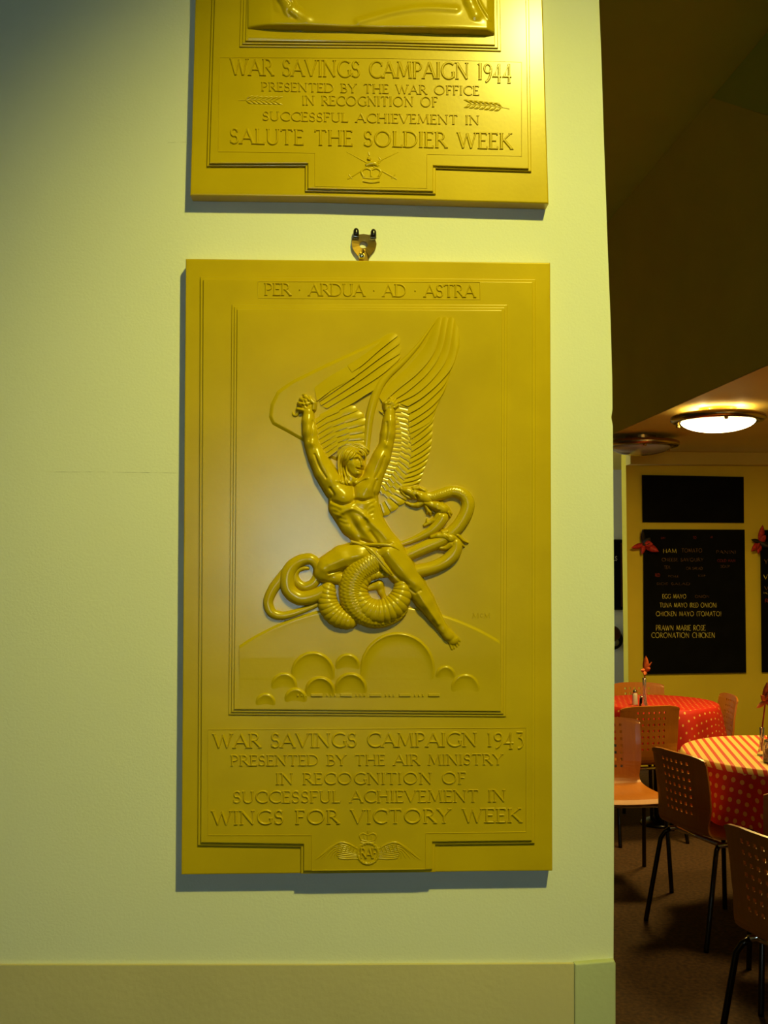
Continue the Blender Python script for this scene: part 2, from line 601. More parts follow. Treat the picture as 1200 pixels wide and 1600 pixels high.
TK, TN = .13, .075
G = {
    'A': (.78, [([(0, 0), (.39, 1)], TN), ([(.39, 1), (.78, 0)], TK), ([(.14, .34), (.64, .34)], TN)], [(0, 0), (.78, 0)]),
    'B': (.56, [([(.08, 0), (.08, 1)], TK), ([(.08, 1)] + arc(.25, .76, .22, .24, 90, -90) + [(.08, .52)], TN * 1.2), ([(.08, .52)] + arc(.28, .26, .27, .26, 90, -90) + [(.08, 0)], TN * 1.3)], [(.04, 0), (.04, 1)]),
    'C': (.78, [(arc(.5, .5, .46, .5, 48, 312, 18), TK * .85), ([(.81, .94), (.81, .72)], TN)], []),
    'D': (.80, [([(.08, 0), (.08, 1)], TK), ([(.08, 1)] + arc(.3, .5, .48, .5, 90, -90, 16) + [(.08, 0)], TK * .75)], [(.04, 0), (.04, 1)]),
    'E': (.50, [([(.08, 0), (.08, 1)], TK), ([(.08, 1), (.48, 1), (.48, .9)], TN), ([(.08, .52), (.42, .52)], TN), ([(.08, 0), (.5, 0), (.52, .12)], TN)], [(.05, 0), (.05, 1)]),
    'F': (.48, [([(.08, 0), (.08, 1)], TK), ([(.08, 1), (.48, 1), (.48, .88)], TN), ([(.08, .52), (.42, .52)], TN)], [(.08, 0), (.05, 1)]),
    'G': (.84, [(arc(.5, .5, .46, .5, 48, 310, 18), TK * .85), ([(.80, .42), (.80, .08)], TK)], [(.80, .42)]),
    'H': (.78, [([(.08, 0), (.08, 1)], TK), ([(.70, 0), (.70, 1)], TK), ([(.08, .52), (.70, .52)], TN)], [(.08, 0), (.08, 1), (.70, 0), (.70, 1)]),
    'I': (.16, [([(.08, 0), (.08, 1)], TK)], [(.08, 0), (.08, 1)]),
    'J': (.3, [([(.2, 1), (.2, .1), (.05, -.1)], TK)], [(.2, 1)]),
    'K': (.70, [([(.08, 0), (.08, 1)], TK), ([(.64, 1), (.12, .48)], TN), ([(.24, .58), (.72, 0)], TK)], [(.08, 0), (.08, 1), (.64, 1), (.72, 0)]),
    'L': (.50, [([(.08, 0), (.08, 1)], TK), ([(.08, 0), (.5, 0), (.53, .13)], TN)], [(.05, 0), (.08, 1)]),
    'M': (.98, [([(.06, 0), (.16, 1)], TN), ([(.16, 1), (.49, .1)], TK), ([(.49, .1), (.82, 1)], TN), ([(.82, 1), (.92, 0)], TK)], [(.06, 0), (.92, 0), (.14, 1), (.84, 1)]),
    'N': (.82, [([(.08, 0), (.08, 1)], TN), ([(.08, 1), (.74, 0)], TK), ([(.74, 0), (.74, 1)], TN)], [(.08, 0), (.04, 1), (.74, 1)]),
    'O': (1.0, [(arc(.5, .5, .46, .5, 0, 360, 26), TK * .85)], []),
    'P': (.54, [([(.08, 0), (.08, 1)], TK), ([(.08, 1)] + arc(.26, .73, .26, .27, 90, -90) + [(.12, .46)], TN * 1.2)], [(.08, 0), (.05, 1)]),
    'R': (.64, [([(.08, 0), (.08, 1)], TK), ([(.08, 1)] + arc(.26, .75, .25, .25, 90, -90) + [(.12, .5)], TN * 1.2), ([(.28, .5), (.68, 0)], TK)], [(.08, 0), (.05, 1), (.66, 0)]),
    'S': (.48, [(arc(.25, .74, .2, .25, 35, 250, 10) + arc(.24, .27, .22, .26, 70, -145, 10), TK * .8), ([(.43, .96), (.42, .78)], TN), ([(.03, .24), (.03, .04)], TN)], []),
    'T': (.68, [([(.34, 0), (.34, 1)], TK), ([(.0, .88), (.02, 1), (.66, 1), (.68, .88)], TN)], [(.34, 0)]),
    'U': (.74, [([(.08, 1), (.08, .3)] + arc(.37, .3, .29, .3, 180, 360, 10) + [(.66, 1)], TK * .8)], [(.08, 1), (.66, 1)]),
    'V': (.76, [([(.02, 1), (.38, 0)], TK), ([(.38, 0), (.74, 1)], TN)], [(.02, 1), (.74, 1)]),
    'W': (1.12, [([(.02, 1), (.32, 0)], TK), ([(.32, 0), (.56, .95)], TN), ([(.56, .95), (.82, 0)], TK), ([(.82, 0), (1.1, 1)], TN)], [(.02, 1), (1.1, 1)]),
    'Y': (.70, [([(.02, 1), (.35, .48)], TK), ([(.68, 1), (.35, .48)], TN), ([(.35, .5), (.35, 0)], TK)], [(.02, 1), (.68, 1), (.35, 0)]),
    '1': (.24, [([(.12, 0), (.12, 1), (.02, .9)], TK)], [(.12, 0)]),
    '9': (.50, [(arc(.25, .68, .22, .27, 0, 360, 16), TK * .7), (arc(.05, .62, .42, .8, 5, -80, 8), TK * .8)], []),
    '4': (.54, [([(.38, -.2), (.38, .98), (.02, .2), (.54, .2)], TK * .8)], [(.38, -.2)]),
    '3': (.48, [([(.04, 1), (.44, 1), (.2, .62)], TN), (arc(.18, .22, .26, .40, 90, -100, 12), TK * .85)], []),
    '(': (.2, [(arc(.4, .5, .32, .7, 130, 230, 8), TN)], []),
    ')': (.2, [(arc(-.2, .5, .32, .7, 50, -50, 8), TN)], []),
    '.': (.14, [([(.03, .5), (.11, .5)], TK)], []),
    ' ': (.42, [], []),
}


def text_strokes(txt, gap=.14, serif=True):
    x = 0
    out = []
    for ch in txt:
        wd, st, sf = G[ch]
        for pts, t in st:
            out.append(([(x + a, b) for a, b in pts], t))
        if serif:
            for (a, b) in sf:
                out.append(([(x + a - .11, b), (x + a + .11, b)], TN * .7))
        x += wd + gap
    return out, x - gap


def strokes_mesh(strokes, mp, prof):
    """strokes: list of (pts, width) ; mp(x,y)->(px,py) ; prof: list of (lateral -1..1, height px)"""
    V, Fc = [], []
    for pts, t in strokes:
        P_ = [np.array(mp(*p)) for p in pts]
        Q = [P_[0]]
        for p in P_[1:]:
            if np.linalg.norm(p - Q[-1]) > .05:
                Q.append(p)
        P_ = Q
        n = len(P_)
        if n < 2:
            continue
        sc = t
        base = len(V)
        k = len(prof)
        for i in range(n):
            e1 = P_[i] - P_[i - 1] if i > 0 else P_[1] - P_[0]
            e2 = P_[i + 1] - P_[i] if i < n - 1 else P_[-1] - P_[-2]
            e1 = e1 / np.linalg.norm(e1)
            e2 = e2 / np.linalg.norm(e2)
            n1 = np.array([-e1[1], e1[0]])
            n2 = np.array([-e2[1], e2[0]])
            q = n1 + n2
            ln = q.dot(n1)
            q = q / ln if ln > .5 else n1
            for (l, h) in prof:
                V.append((P_[i][0] + q[0] * l * sc / 2, P_[i][1] + q[1] * l * sc / 2, h))
        for i in range(n - 1):
            for j in range(k - 1):
                Fc.append((base + i * k + j, base + (i + 1) * k + j, base + (i + 1) * k + j + 1, base + i * k + j + 1))
        Fc.append(tuple(base + j for j in range(k)))
        Fc.append(tuple(base + (n - 1) * k + j for j in range(k))[::-1])
    return V, Fc


def inscription(name, txt, xl, xr, yb_l, yb_r, capl, capr, parent, ref, h=1.8, gap=.14, m=None, weight=1.0):
    st, W_ = text_strokes(txt, gap)

    def mp(x, y):
        f = x / W_
        return (xl + (xr - xl) * f, yb_l + (yb_r - yb_l) * f - y * (capl + (capr - capl) * f))
    cap = (capl + capr) / 2
    st = [(p, t * cap * weight * 1.35) for p, t in st]
    prof = [(-1.25, -.3), (-.75, h * .75), (-.3, h), (.3, h), (.75, h * .75), (1.25, -.3)]
    V, Fc = strokes_mesh(st, mp, prof)
    V = np.array(V)
    P3 = arr_wall(V[:, 0], V[:, 1], V[:, 2] * PXM, ref)
    return fix_normals(mesh_obj(name, P3.tolist(), Fc, m or M_PLQ, parent))


def outline(name, poly, parent, ref, wpx=1.6, h=.7, m=None, closed=True):
    pts = list(poly) + ([poly[0]] if closed else [])
    V, Fc = strokes_mesh([([pts[i], pts[i + 1]], wpx) for i in range(len(pts) - 1)], lambda x, y: (x, y), [(-1.3, -.2), (-.5, h), (.5, h), (1.3, -.2)])
    V = np.array(V)
    return fix_normals(mesh_obj(name, arr_wall(V[:, 0], V[:, 1], V[:, 2] * PXM, ref).tolist(), Fc, m or M_PLQ, parent))


# ================================================================== STRUCTURE
CY = math.radians(3.47)
CR = Vector((math.cos(CY), math.sin(CY), 0))      # cafe: to the right
CD = Vector((-math.sin(CY), math.cos(CY), 0))     # cafe: away


def cf(u, v, z):
    return CR * u + CD * v + Vector((0, 0, z))


HI = 3.83
# near wall with its slightly wavy right edge
edge = [(928, -1000), (931, -250), (936, 0), (940, 100), (943, 200), (946.5, 300), (950, 400), (954, 500), (956.5, 590), (957, 640), (955, 652), (957.5, 665), (958.5, 800), (960, 1000), (959.5, 1200), (959, 1400), (958.5, 1500), (958, 1700), (957, 2600), (956, 3200)]
front, backv = [], []
ep = [wall_at(x, y) for x, y in edge]
lo, hi = 0.0, HI
ep = [p for p in ep if lo < p.z < hi]
ep[0:0] = [Vector((ep[0].x, ep[0].y, hi))]
ep.append(Vector((ep[-1].x, ep[-1].y, lo)))
N_ = len(ep)
V, Fc = [], []
for p in ep:
    lp = WP - WU * 2.6
    V += [Vector((lp.x, lp.y, p.z)), p, p + CD * .14 - CR * .004, Vector((lp.x, lp.y, p.z)) - WN * .14]
for i in range(N_ - 1):
    for k in range(4):
        k2 = (k + 1) % 4
        Fc.append((4 * i + k, 4 * i + k2, 4 * i + 4 + k2, 4 * i + 4 + k))
Fc += [(0, 3, 2, 1), tuple(4 * (N_ - 1) + k for k in range(4))]
struct(fix_normals(mesh_obj('wall_front', V, Fc, M_WALL)))

# dado panel and corner guard, slightly proud of the wall
def slab(name, poly, h0, h1, m, bev=1.0):
    return struct(prism(name, poly, h0, h1, m, None, bev=bev))
slab('trim_1', [(-2400, 1507), (0, 1508), (500, 1508), (897, 1506), (897, 3150), (-2400, 3150)], -0.002, 0.004, M_DADO, .5)
slab('trim_2', [(898, 1506), (960, 1501), (962.5, 1506), (962.5, 3150), (898, 3150)], -0.002, 0.007, M_GUARD, 3)

# floor, ceilings, walls of hall and cafe
def quad(name, pts, m, th=None):
    pts = [Vector(p) for p in pts]
    if th is None:
        return struct(mesh_obj(name, pts, [tuple(range(len(pts)))], m))
    th = Vector(th)
    n = len(pts)
    V = pts + [p + th for p in pts]
    Fc = [tuple(range(n)), tuple(range(n, 2 * n))[::-1]] + [(i, (i + 1) % n, n + (i + 1) % n, n + i) for i in range(n)]
    return struct(fix_normals(mesh_obj(name, V, Fc, m)))


quad('floor', [(-2.7, -3.2, 0), (4.6, -3.2, 0), (4.6, 9.8, 0), (-2.7, 9.8, 0)], M_FLOOR, (0, 0, -.05))
LZ = 2.40
UB = 1.905
# high ceiling over hall and left strip of the cafe, sloping down towards the viewer right of the kink
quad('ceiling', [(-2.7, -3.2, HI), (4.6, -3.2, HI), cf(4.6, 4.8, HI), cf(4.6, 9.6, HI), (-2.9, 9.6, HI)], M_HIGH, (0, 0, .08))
# lower ceiling with its side face (bulkhead)
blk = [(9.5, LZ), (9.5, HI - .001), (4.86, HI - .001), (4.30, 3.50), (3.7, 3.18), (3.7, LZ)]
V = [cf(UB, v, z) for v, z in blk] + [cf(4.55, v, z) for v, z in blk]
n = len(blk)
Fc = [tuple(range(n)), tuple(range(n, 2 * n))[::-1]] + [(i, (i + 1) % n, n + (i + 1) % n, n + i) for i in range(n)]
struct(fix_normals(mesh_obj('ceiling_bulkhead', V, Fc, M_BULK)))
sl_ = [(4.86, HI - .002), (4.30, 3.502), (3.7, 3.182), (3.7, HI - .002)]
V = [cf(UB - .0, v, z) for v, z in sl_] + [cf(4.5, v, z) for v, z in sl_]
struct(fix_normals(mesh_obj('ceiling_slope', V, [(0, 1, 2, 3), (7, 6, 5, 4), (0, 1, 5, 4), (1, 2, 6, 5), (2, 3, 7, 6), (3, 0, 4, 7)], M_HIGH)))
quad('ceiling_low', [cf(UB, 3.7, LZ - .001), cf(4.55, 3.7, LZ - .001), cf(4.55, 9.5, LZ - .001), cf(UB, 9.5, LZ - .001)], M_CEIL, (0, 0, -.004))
BV = 7.8
bp0 = cf(0, BV, 0)


def back_at(px, py, out=0.0):
    return on_plane(px, py, bp0 - CD * out, CD)


def cu(p):
    return p.dot(CR)


uL = cu(back_at(980, 900))
quad('wall_back', [cf(uL, BV, 0), cf(4.55, BV, 0), cf(4.55, BV, LZ - .006), cf(uL, BV, LZ - .006)], M_CAFEWALL, CD * .12)
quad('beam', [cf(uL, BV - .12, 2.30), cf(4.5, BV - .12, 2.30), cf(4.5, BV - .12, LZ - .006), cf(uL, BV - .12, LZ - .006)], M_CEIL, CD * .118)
WV = 9.2
wp0 = cf(0, WV, 0)
quad('wall_recess', [cf(-1.4, WV, 0), cf(3.4, WV, 0), cf(3.4, WV, HI), cf(-1.4, WV, HI)], M_WHITEWALL, CD * .1)
M_DAY2 = mat('added_daylight_glow', (.8, .9, 1), .5, emit=(.75, .85, 1.0), estr=14.0)  # glowing pane added as cool light for the recess wall
quad('wall_light_blocker', [cf(-1.4, 7.7, 0), cf(1.70, 7.7, 0), cf(1.70, 7.7, HI), cf(-1.4, 7.7, HI)], M_CAFEWALL, CD * .1)  # unseen wall added to block the recess light from the cafe
quad('wall_recess_side', [cf(-1.4, 7.0, 0), cf(-1.4, WV, 0), cf(-1.4, WV, HI), cf(-1.4, 7.0, HI)], M_WHITEWALL, CR * -.1)
w2 = empty('added_window_light', cf(-1.38, 8.5, 1.0))  # unseen window, added to brighten the recess wall
struct(w2)
mesh_obj('pane', *box(cf(-1.385, 8.05, 1.0), CD * .9, CR * .01, Vector((0, 0, 1.2))), M_DAY2, w2)
mesh_obj('window_frame', *join(*[box(cf(-1.39, a, b), CD * c, CR * .05, Vector((0, 0, d))) for a, b, c, d in [(8.0, .95, 1.0, .05), (8.0, 2.2, 1.0, .05), (8.0, .95, .05, 1.3), (8.95, .95, .05, 1.3)]]), M_SALT, w2)
quad('wall_right', [cf(4.55, BV + .12, 0), cf(4.55, 3.0, 0), cf(4.55, 3.0, HI), cf(4.55, BV + .12, HI)], M_CAFEWALL, CR * .1)
quad('wall_hall_right', [(4.3, 2.9, 0), (4.3, -3.2, 0), (4.3, -3.2, HI), (4.3, 2.9, HI)], M_WALL, (.1, 0, 0))
quad('wall_left', [(-2.62, -3.2, 0), (-2.62, 1.0, 0), (-2.62, 1.0, HI), (-2.62, -3.2, HI)], M_WALL, (-.1, 0, 0))
# wall behind the viewer with a glazed opening that lets the daylight in
RY = -3.1
WX0, WX1, WZ0, WZ1 = -0.42, 0.10, 1.28, 1.95
vs = [(-2.7, 0), (4.4, 0), (4.4, HI), (-2.7, HI), (WX0, WZ0), (WX1, WZ0), (WX1, WZ1), (WX0, WZ1)]
V = [(x, RY, z) for x, z in vs] + [(x, RY - .2, z) for x, z in vs]
Fc = []
for o_ in (0, 8):
    Fc += [(o_ + 0, o_ + 1, o_ + 5, o_ + 4), (o_ + 1, o_ + 2, o_ + 6, o_ + 5), (o_ + 2, o_ + 3, o_ + 7, o_ + 6), (o_ + 3, o_ + 0, o_ + 4, o_ + 7)]
Fc += [(4, 5, 13, 12), (5, 6, 14, 13), (6, 7, 15, 14), (7, 4, 12, 15)]
struct(fix_normals(mesh_obj('wall_rear', V, Fc, M_WALL)))
M_DAY = mat('daylit_frosted_glass', (.8, .9, 1), .5, emit=WINDOW_COL, estr=WINDOW_STRENGTH)
win = empty('window_1', ((WX0 + WX1) / 2, RY - .1, WZ0))
struct(win)
v_, f_ = box((WX0, RY - .13, WZ0), (WX1 - WX0, 0, 0), (0, .01, 0), (0, 0, WZ1 - WZ0))
mesh_obj('pane', v_, f_, M_DAY, win)
bars = []
for a, b, c, d in [(WX0, WZ0, WX1 - WX0, .05), (WX0, WZ1 - .05, WX1 - WX0, .05), (WX0, WZ0, .05, WZ1 - WZ0), (WX1 - .05, WZ0, .05, WZ1 - WZ0)]:
    bars.append(box((a, RY - .12, b), (c, 0, 0), (0, .06, 0), (0, 0, d)))
mesh_obj('window_frame', *join(*bars), M_SALT, win)

# hall lamp above and behind the viewer, hanging on its rod
lampE = empty('hall_spotlight', HALL_LAMP, 'small brass spotlight on a long rod above the viewer, turned to the plaques', 'lamp')
mesh_obj('rod', *tube([HALL_LAMP - AIM * .06 + Vector((0, 0, .03)), (HALL_LAMP.x, HALL_LAMP.y - .04, HI)], .008, 8), M_BRASS, lampE)
mesh_obj('lamp_shade', *tube([HALL_LAMP - AIM * .16, HALL_LAMP - AIM * .14, HALL_LAMP - AIM * .04], [.02, .045, .05], 20), M_BRASS, lampE, smooth=True)

# ================================================================== seams on the near wall
# faint horizontal board joint left of the plaque: dirt caught in it
def seam(name, pts, wpx, parent=None):
    V, Fc = strokes_mesh([(pts, wpx)], lambda x, y: (x, y), [(-1, 0.05), (0, .25), (1, 0.05)])
    V = np.array(V)
    o = mesh_obj(name, arr_wall(V[:, 0], V[:, 1], V[:, 2] * PXM, 0.0).tolist(), Fc, M_SEAMDIRT, parent)
    return o
sm = seam('trim_3', [(70, 737), (120, 737.5), (150, 737), (200, 738), (240, 738.5), (281, 739)], .7)
struct(sm)
struct(seam('trim_4', [(262, 223), (275, 222), (291, 222)], .6))

# ================================================================== PLAQUES
T0 = .019          # thickness of the lower plaque's slab
L1, L2 = .0215, .024   # raised panel in two steps


def M_(poly):
    return poly


def shrink(poly, d):
    """inset every corner of an axis-like polygon by d pixels"""
    P_ = np.array(poly, float)
    n = len(P_)
    area = 0.5 * np.sum(P_[:, 0] * np.roll(P_[:, 1], -1) - np.roll(P_[:, 0], -1) * P_[:, 1])
    if area < 0:
        P_ = P_[::-1]
    out = []
    for i in range(n):
        a, b, c = P_[i - 1], P_[i], P_[(i + 1) % n]
        e1 = (b - a) / np.linalg.norm(b - a)
        e2 = (c - b) / np.linalg.norm(c - b)
        n1 = np.array([-e1[1], e1[0]])
        n2 = np.array([-e2[1], e2[0]])
        q = n1 + n2
        q = q / q.dot(n1)
        out.append(tuple(b + q * d))
    return out


# ---------- lower plaque (1943)
pl = empty('wall_plaque', wall_at(573, 1364), 'complete ochre glazed relief plaque dated 1943 with a winged man fighting a three-headed serpent', 'plaque')
prism('back_slab', [(290, 404), (860, 410), (863.5, 1361), (283, 1367)], 0.0005, T0, M_PLQ, pl, bev=2.2)
pan = [(313, 432), (837, 436), (836, 1318), (680, 1320), (680, 1363), (470, 1365.5), (470, 1323.5), (309, 1321)]
prism('raised_panel', pan, T0 - .002, L1, M_PLQ, pl, bev=1.2)
prism('raised_panel', shrink(pan, 4.5), L1 - .002, L2, M_PLQ, pl, bev=1.2)
pic = [(362, 475), (793, 476), (791, 1120), (357, 1117)]
LV = [.0255, .0272, .029]
lvl = L2
for i, h in enumerate(LV):
    prism('picture_step', shrink(pic, 4.2 * i), lvl - .002, h, M_PLQ, pl, bev=1.1)
    lvl = h
REF = LV[-1]
outline('text_border', [(325, 1140), (822, 1137), (822, 1300), (665, 1302), (665, 1358), (487, 1360), (487, 1305), (325, 1305)], pl, L2, 1.3, .7)
outline('text_border', [(403, 440), (750, 441), (750, 468), (403, 466)], pl, L2, 1.2, .6)
inscription('inscription', 'PER . ARDUA . AD . ASTRA', 414, 742, 461, 464.5, 18, 19, pl, L2, h=1.7, gap=.12)
inscription('inscription', 'WAR SAVINGS CAMPAIGN 1943', 334, 818, 1168, 1165, 21.5, 21, pl, L2, h=2.0)
inscription('inscription', 'PRESENTED BY THE AIR MINISTRY', 361, 785, 1196, 1194, 16, 16, pl, L2, h=1.8, gap=.16)
inscription('inscription', 'IN RECOGNITION OF', 432, 727, 1225, 1224, 17, 17.5, pl, L2, h=1.8, gap=.18)
inscription('inscription', 'SUCCESSFUL ACHIEVEMENT IN', 365, 789, 1254, 1252, 17.5, 18, pl, L2, h=1.8, gap=.17)
inscription('inscription', 'WINGS FOR VICTORY WEEK', 332, 813, 1288, 1284, 21, 21, pl, L2, h=2.0, gap=.18)

# morse dots and dashes along the foot of the picture
for g in range(5):
    x0 = 464 + g * 45.8
    for k in range(3):
        prism('morse_dot', [(x0 + k * 6.2, 1084.5), (x0 + k * 6.2 + 2.6, 1084.5), (x0 + k * 6.2 + 2.6, 1088.5), (x0 + k * 6.2, 1088.5)], REF, REF + .0014, M_PLQ, pl, bev=.8)
    prism('morse_dash', [(x0 + 22, 1084), (x0 + 40, 1084), (x0 + 40, 1088.5), (x0 + 22, 1088.5)], REF, REF + .0014, M_PLQ, pl, bev=.8)
inscription('sculptor_initials', 'M', 738, 748, 966, 966, 8, 8, pl, REF, h=.7)
inscription('sculptor_initials', 'C', 750, 754, 964, 964, 5, 5, pl, REF, h=.7)
inscription('sculptor_initials', 'M', 756, 766, 966, 966, 8, 8, pl, REF, h=.7)


# globe and clouds
def disc_f(cx, cy, r, h, rim=1.2, w_=5, edge=2.0):
    def f(X, Y):
        d = r - np.hypot(X - cx, Y - cy)
        base = h * np.clip(d / edge, -2, 1)
        base = np.where(d < 0, d * 1.5, base)
        return base + rim * np.exp(-((d - w_ * .7) / w_) ** 2) * (d > 0)
    return f


def clipbox(f, x0, x1, y1, soft=3):
    def g(X, Y):
        return f(X, Y)
    return g


def globe(X, Y):
    # arc through (378,1006) (595,944) (779,1010)
    cx, cy, R = 583, 1316, 372
    d = R - np.hypot(X - cx, Y - cy)
    e = np.clip(d / 5, 0, 1)
    h = 2.6 * (1 - (1 - e) ** 2) - 1.6 * np.clip((d - 5) / 90, 0, 1) ** .6
    h = h * np.clip((1098 - Y) / 70, 0, 1) - .1 * (Y > 1060)
    return np.where(d < 0, d, h)
field('globe', 374, 938, 780, 1106, 1.6, lambda X, Y: np.where(Y > 1100, -1, globe(X, Y)), M_PLQ, pl, REF)


def cloud(name, puffs, ybase):
    x0 = min(c[0] - c[2] for c in puffs) - 1
    x1 = max(c[0] + c[2] for c in puffs) + 1
    y0 = min(c[1] - c[2] for c in puffs) - 1

    def f(X, Y):
        H = np.full(X.shape, -2.0)
        for (cx, cy, r, h) in puffs:
            d = r - np.hypot(X - cx, Y - cy)
            e = np.clip(d / 4.5, 0, 1)
            fade = np.clip((cy + .42 * r - Y) / (1.0 * r), 0, 1)
            fade = fade * fade * (3 - 2 * fade)
            g_ = (h * (1 - (1 - e) ** 2)) - (h * .82) * (1 - np.exp(-np.maximum(d - 4.0, 0) / 5))
            g_ = g_ * fade
            H = np.maximum(H, np.where(d < 0, d * 1.2, np.where(fade <= 0, -1.0, np.maximum(g_, 0))))
        gl = np.maximum(globe(X, Y), 0)
        return np.where((Y > ybase) | (H <= 0), np.minimum(H, -.5), H + gl - .14)
    field(name, x0, y0, x1, ybase, .9, f, M_PLQ, pl, REF, cut=.05)


cloud('cloud', [(621, 1046, 59, 3.6)], 1106)
cloud('cloud', [(696, 1055, 16, 2.8)], 1100)
cloud('cloud', [(727, 1075, 23, 2.4), ], 1102)
cloud('cloud', [(489, 1052, 35, 3.4)], 1100)
cloud('cloud', [(543, 1040, 20, 3.0)], 1080)
cloud('cloud', [(444, 1071, 21, 2.8)], 1100)
cloud('cloud', [(548, 1076, 26, 4.4)], 1106)
cloud('cloud', [(500, 1080, 24, 4.6)], 1106)
cloud('cloud', [(462, 1092, 18, 3.2)], 1106)
cloud('cloud', [(415, 1098, 16, 2.4)], 1108)

# ---------- wings
def strip(name, A, B, parent, h0, h1, crown=1.2, n=18, mseg=6, bulge=0.0, tipdrop=True, base=0.0):
    """one feather: surface between edge curves A and B; h0/h1 = height at the A and B side"""
    a = catmull(A, n)
    b = catmull(B, n)
    if bulge:
        # round the free end
        ta = a[-1] - a[-2]
        ta = ta / (np.linalg.norm(ta) + 1e-9)
    V = []
    Xs, Ys, Hs = [], [], []
    for i in range(n):
        s = i / (n - 1)
        for j in range(mseg + 1):
            v = j / mseg
            p = a[i] * (1 - v) + b[i] * v
            if bulge and s > .6:
                q = (s - .6) / .4
                p = p + ta * bulge * q * (math.sin(math.pi * v))
            h = base + h0 * (1 - v) + h1 * v + crown * math.sin(math.pi * v)
            if tipdrop and s > .85:
                h *= 1 - .35 * ((s - .85) / .15)
            Xs.append(p[0])
            Ys.append(p[1])
            Hs.append(max(h, .15))
    top = arr_wall(Xs, Ys, np.array(Hs) * PXM, REF)
    bot = arr_wall(Xs, Ys, np.full(len(Xs), -.6 * PXM), REF)
    V = top.tolist() + bot.tolist()
    K = mseg + 1
    Fc = []
    for i in range(n - 1):
        for j in range(mseg):
            Fc.append((i * K + j, (i + 1) * K + j, (i + 1) * K + j + 1, i * K + j + 1))
    nt_ = n * K
    ringi = [j for j in range(K)] + [i * K + mseg for i in range(1, n)] + [(n - 1) * K + j for j in range(mseg - 1, -1, -1)] + [i * K for i in range(n - 2, 0, -1)]
    # skirt with its own duplicated verts so the rim stays crisp
    m0 = len(V)
    V += [V[i] for i in ringi] + [V[i + nt_] for i in ringi]
    L = len(ringi)
    for i in range(L):
        Fc.append((m0 + i, m0 + (i + 1) % L, m0 + L + (i + 1) % L, m0 + L + i))
    return fix_normals(mesh_obj(name, V, Fc, M_PLQ, parent, smooth=True))


def Z1(*pts):
    return [(400 + .3 * x, 480 + .3 * y) for x, y in pts]


wloc = wall_at(640, 700, REF)
wr = empty('wing', (0, 0, 0))
wr.parent = pl
wr.location = wloc - pl.location
# arm of the wing (leading edge roll)
relief_tube('wing_edge', [(572, 712, 5, 2), (574, 682, 6, 2), (579, 645, 6.5, 2.5), (589, 612, 6.5, 2.5), (604, 589, 5.5, 2), (628, 567, 4.5, 1.5), (652, 541, 3, 1), (672, 513, 1.8, .5), (683, 499, 1, .3)], .55, M_PLQ, wr, REF, 14, 1.6)


def wing_base(name, poly_f, bbox, h, parent):
    def f(X, Y):
        return poly_f(X, Y)
    field(name, *bbox, 1.6, f, M_PLQ, parent, REF, cut=.02)


def poly_sd(X, Y, poly):
    P_ = np.array(poly, float)
    n = len(P_)
    ins = np.zeros(X.shape, bool)
    dm = np.full(X.shape, 1e9)
    for i in range(n):
        a, b = P_[i], P_[(i + 1) % n]
        d, _ = seg_d(X, Y, a, b)
        dm = np.minimum(dm, d)
        c = ((a[1] > Y) != (b[1] > Y)) & (X < (b[0] - a[0]) * (Y - a[1]) / (b[1] - a[1] + 1e-12) + a[0])
        ins ^= c
    return np.where(ins, dm, -dm)


rw = Z1((585, 640), (600, 560), (650, 420), (740, 320), (850, 210), (940, 75), (965, 62), (1005, 65), (1030, 62), (1052, 110), (1060, 200), (1040, 270), (1015, 330), (985, 430), (948, 500), (920, 572), (910, 700), (880, 800), (850, 910), (790, 960), (700, 1030), (640, 1085), (570, 1000), (560, 800))
wsd = lambda X, Y: poly_sd(X, Y, rw)
field('wing_ground', 560, 495, 722, 812, 1.6, lambda X, Y: 1.7 * np.clip((wsd(X, Y) + .5) / 4, -1, 1), M_PLQ, wr, REF, cut=.02)

# primaries: boundary curves from the wing's middle to the tips
bd = [
    Z1((640, 470), (700, 395), (800, 300), (880, 200), (940, 62)),
    Z1((660, 500), (740, 430), (850, 340), (930, 230), (968, 60)),
    Z1((690, 500), (790, 440), (900, 340), (965, 230), (1000, 62)),
    Z1((740, 500), (840, 450), (935, 360), (1000, 250), (1030, 62)),
    Z1((790, 520), (870, 470), (960, 390), (1025, 300), (1058, 150)),
]
for i in range(len(bd) - 1):
    strip('feather', bd[i], bd[i + 1], wr, .4 + .2 * i, 3.3 + .2 * i, .8, n=26, mseg=7, bulge=3, base=1.6)
bd2 = [
    Z1((790, 520), (870, 470), (960, 390), (1012, 330), (1030, 265)),
    Z1((790, 560), (860, 520), (930, 460), (985, 400), (1012, 330)),
    Z1((795, 600), (860, 560), (920, 515), (965, 465), (985, 430)),
    Z1((795, 630), (850, 600), (900, 565), (935, 530), (950, 492)),
    Z1((800, 660), (840, 640), (880, 618), (910, 595), (930, 560)),
]
for i in range(len(bd2) - 1):
    strip('feather', bd2[i], bd2[i + 1], wr, .4, 3.3, .6, n=18, mseg=6, bulge=1.5, base=1.6)
# secondaries: nearly level, down the right side
tips = Z1((930, 560), (920, 600), (916, 640), (913, 680), (910, 718), (903, 752), (893, 788), (880, 824), (868, 858), (858, 890), (850, 915))
roots = Z1((800, 660), (805, 690), (808, 722), (808, 754), (804, 786), (798, 815), (790, 842), (782, 868), (774, 892), (766, 915), (756, 935))
for i in range(len(tips) - 1):
    def cv(r, t):
        mx_, my_ = (r[0] + t[0]) / 2, (r[1] + t[1]) / 2 + 1.2
        return [r, (mx_, my_), t]
    strip('feather', cv(roots[i], tips[i]), cv(roots[i + 1], tips[i + 1]), wr, .4, 3.0, .6, n=12, mseg=5, bulge=1.6, base=1.6)
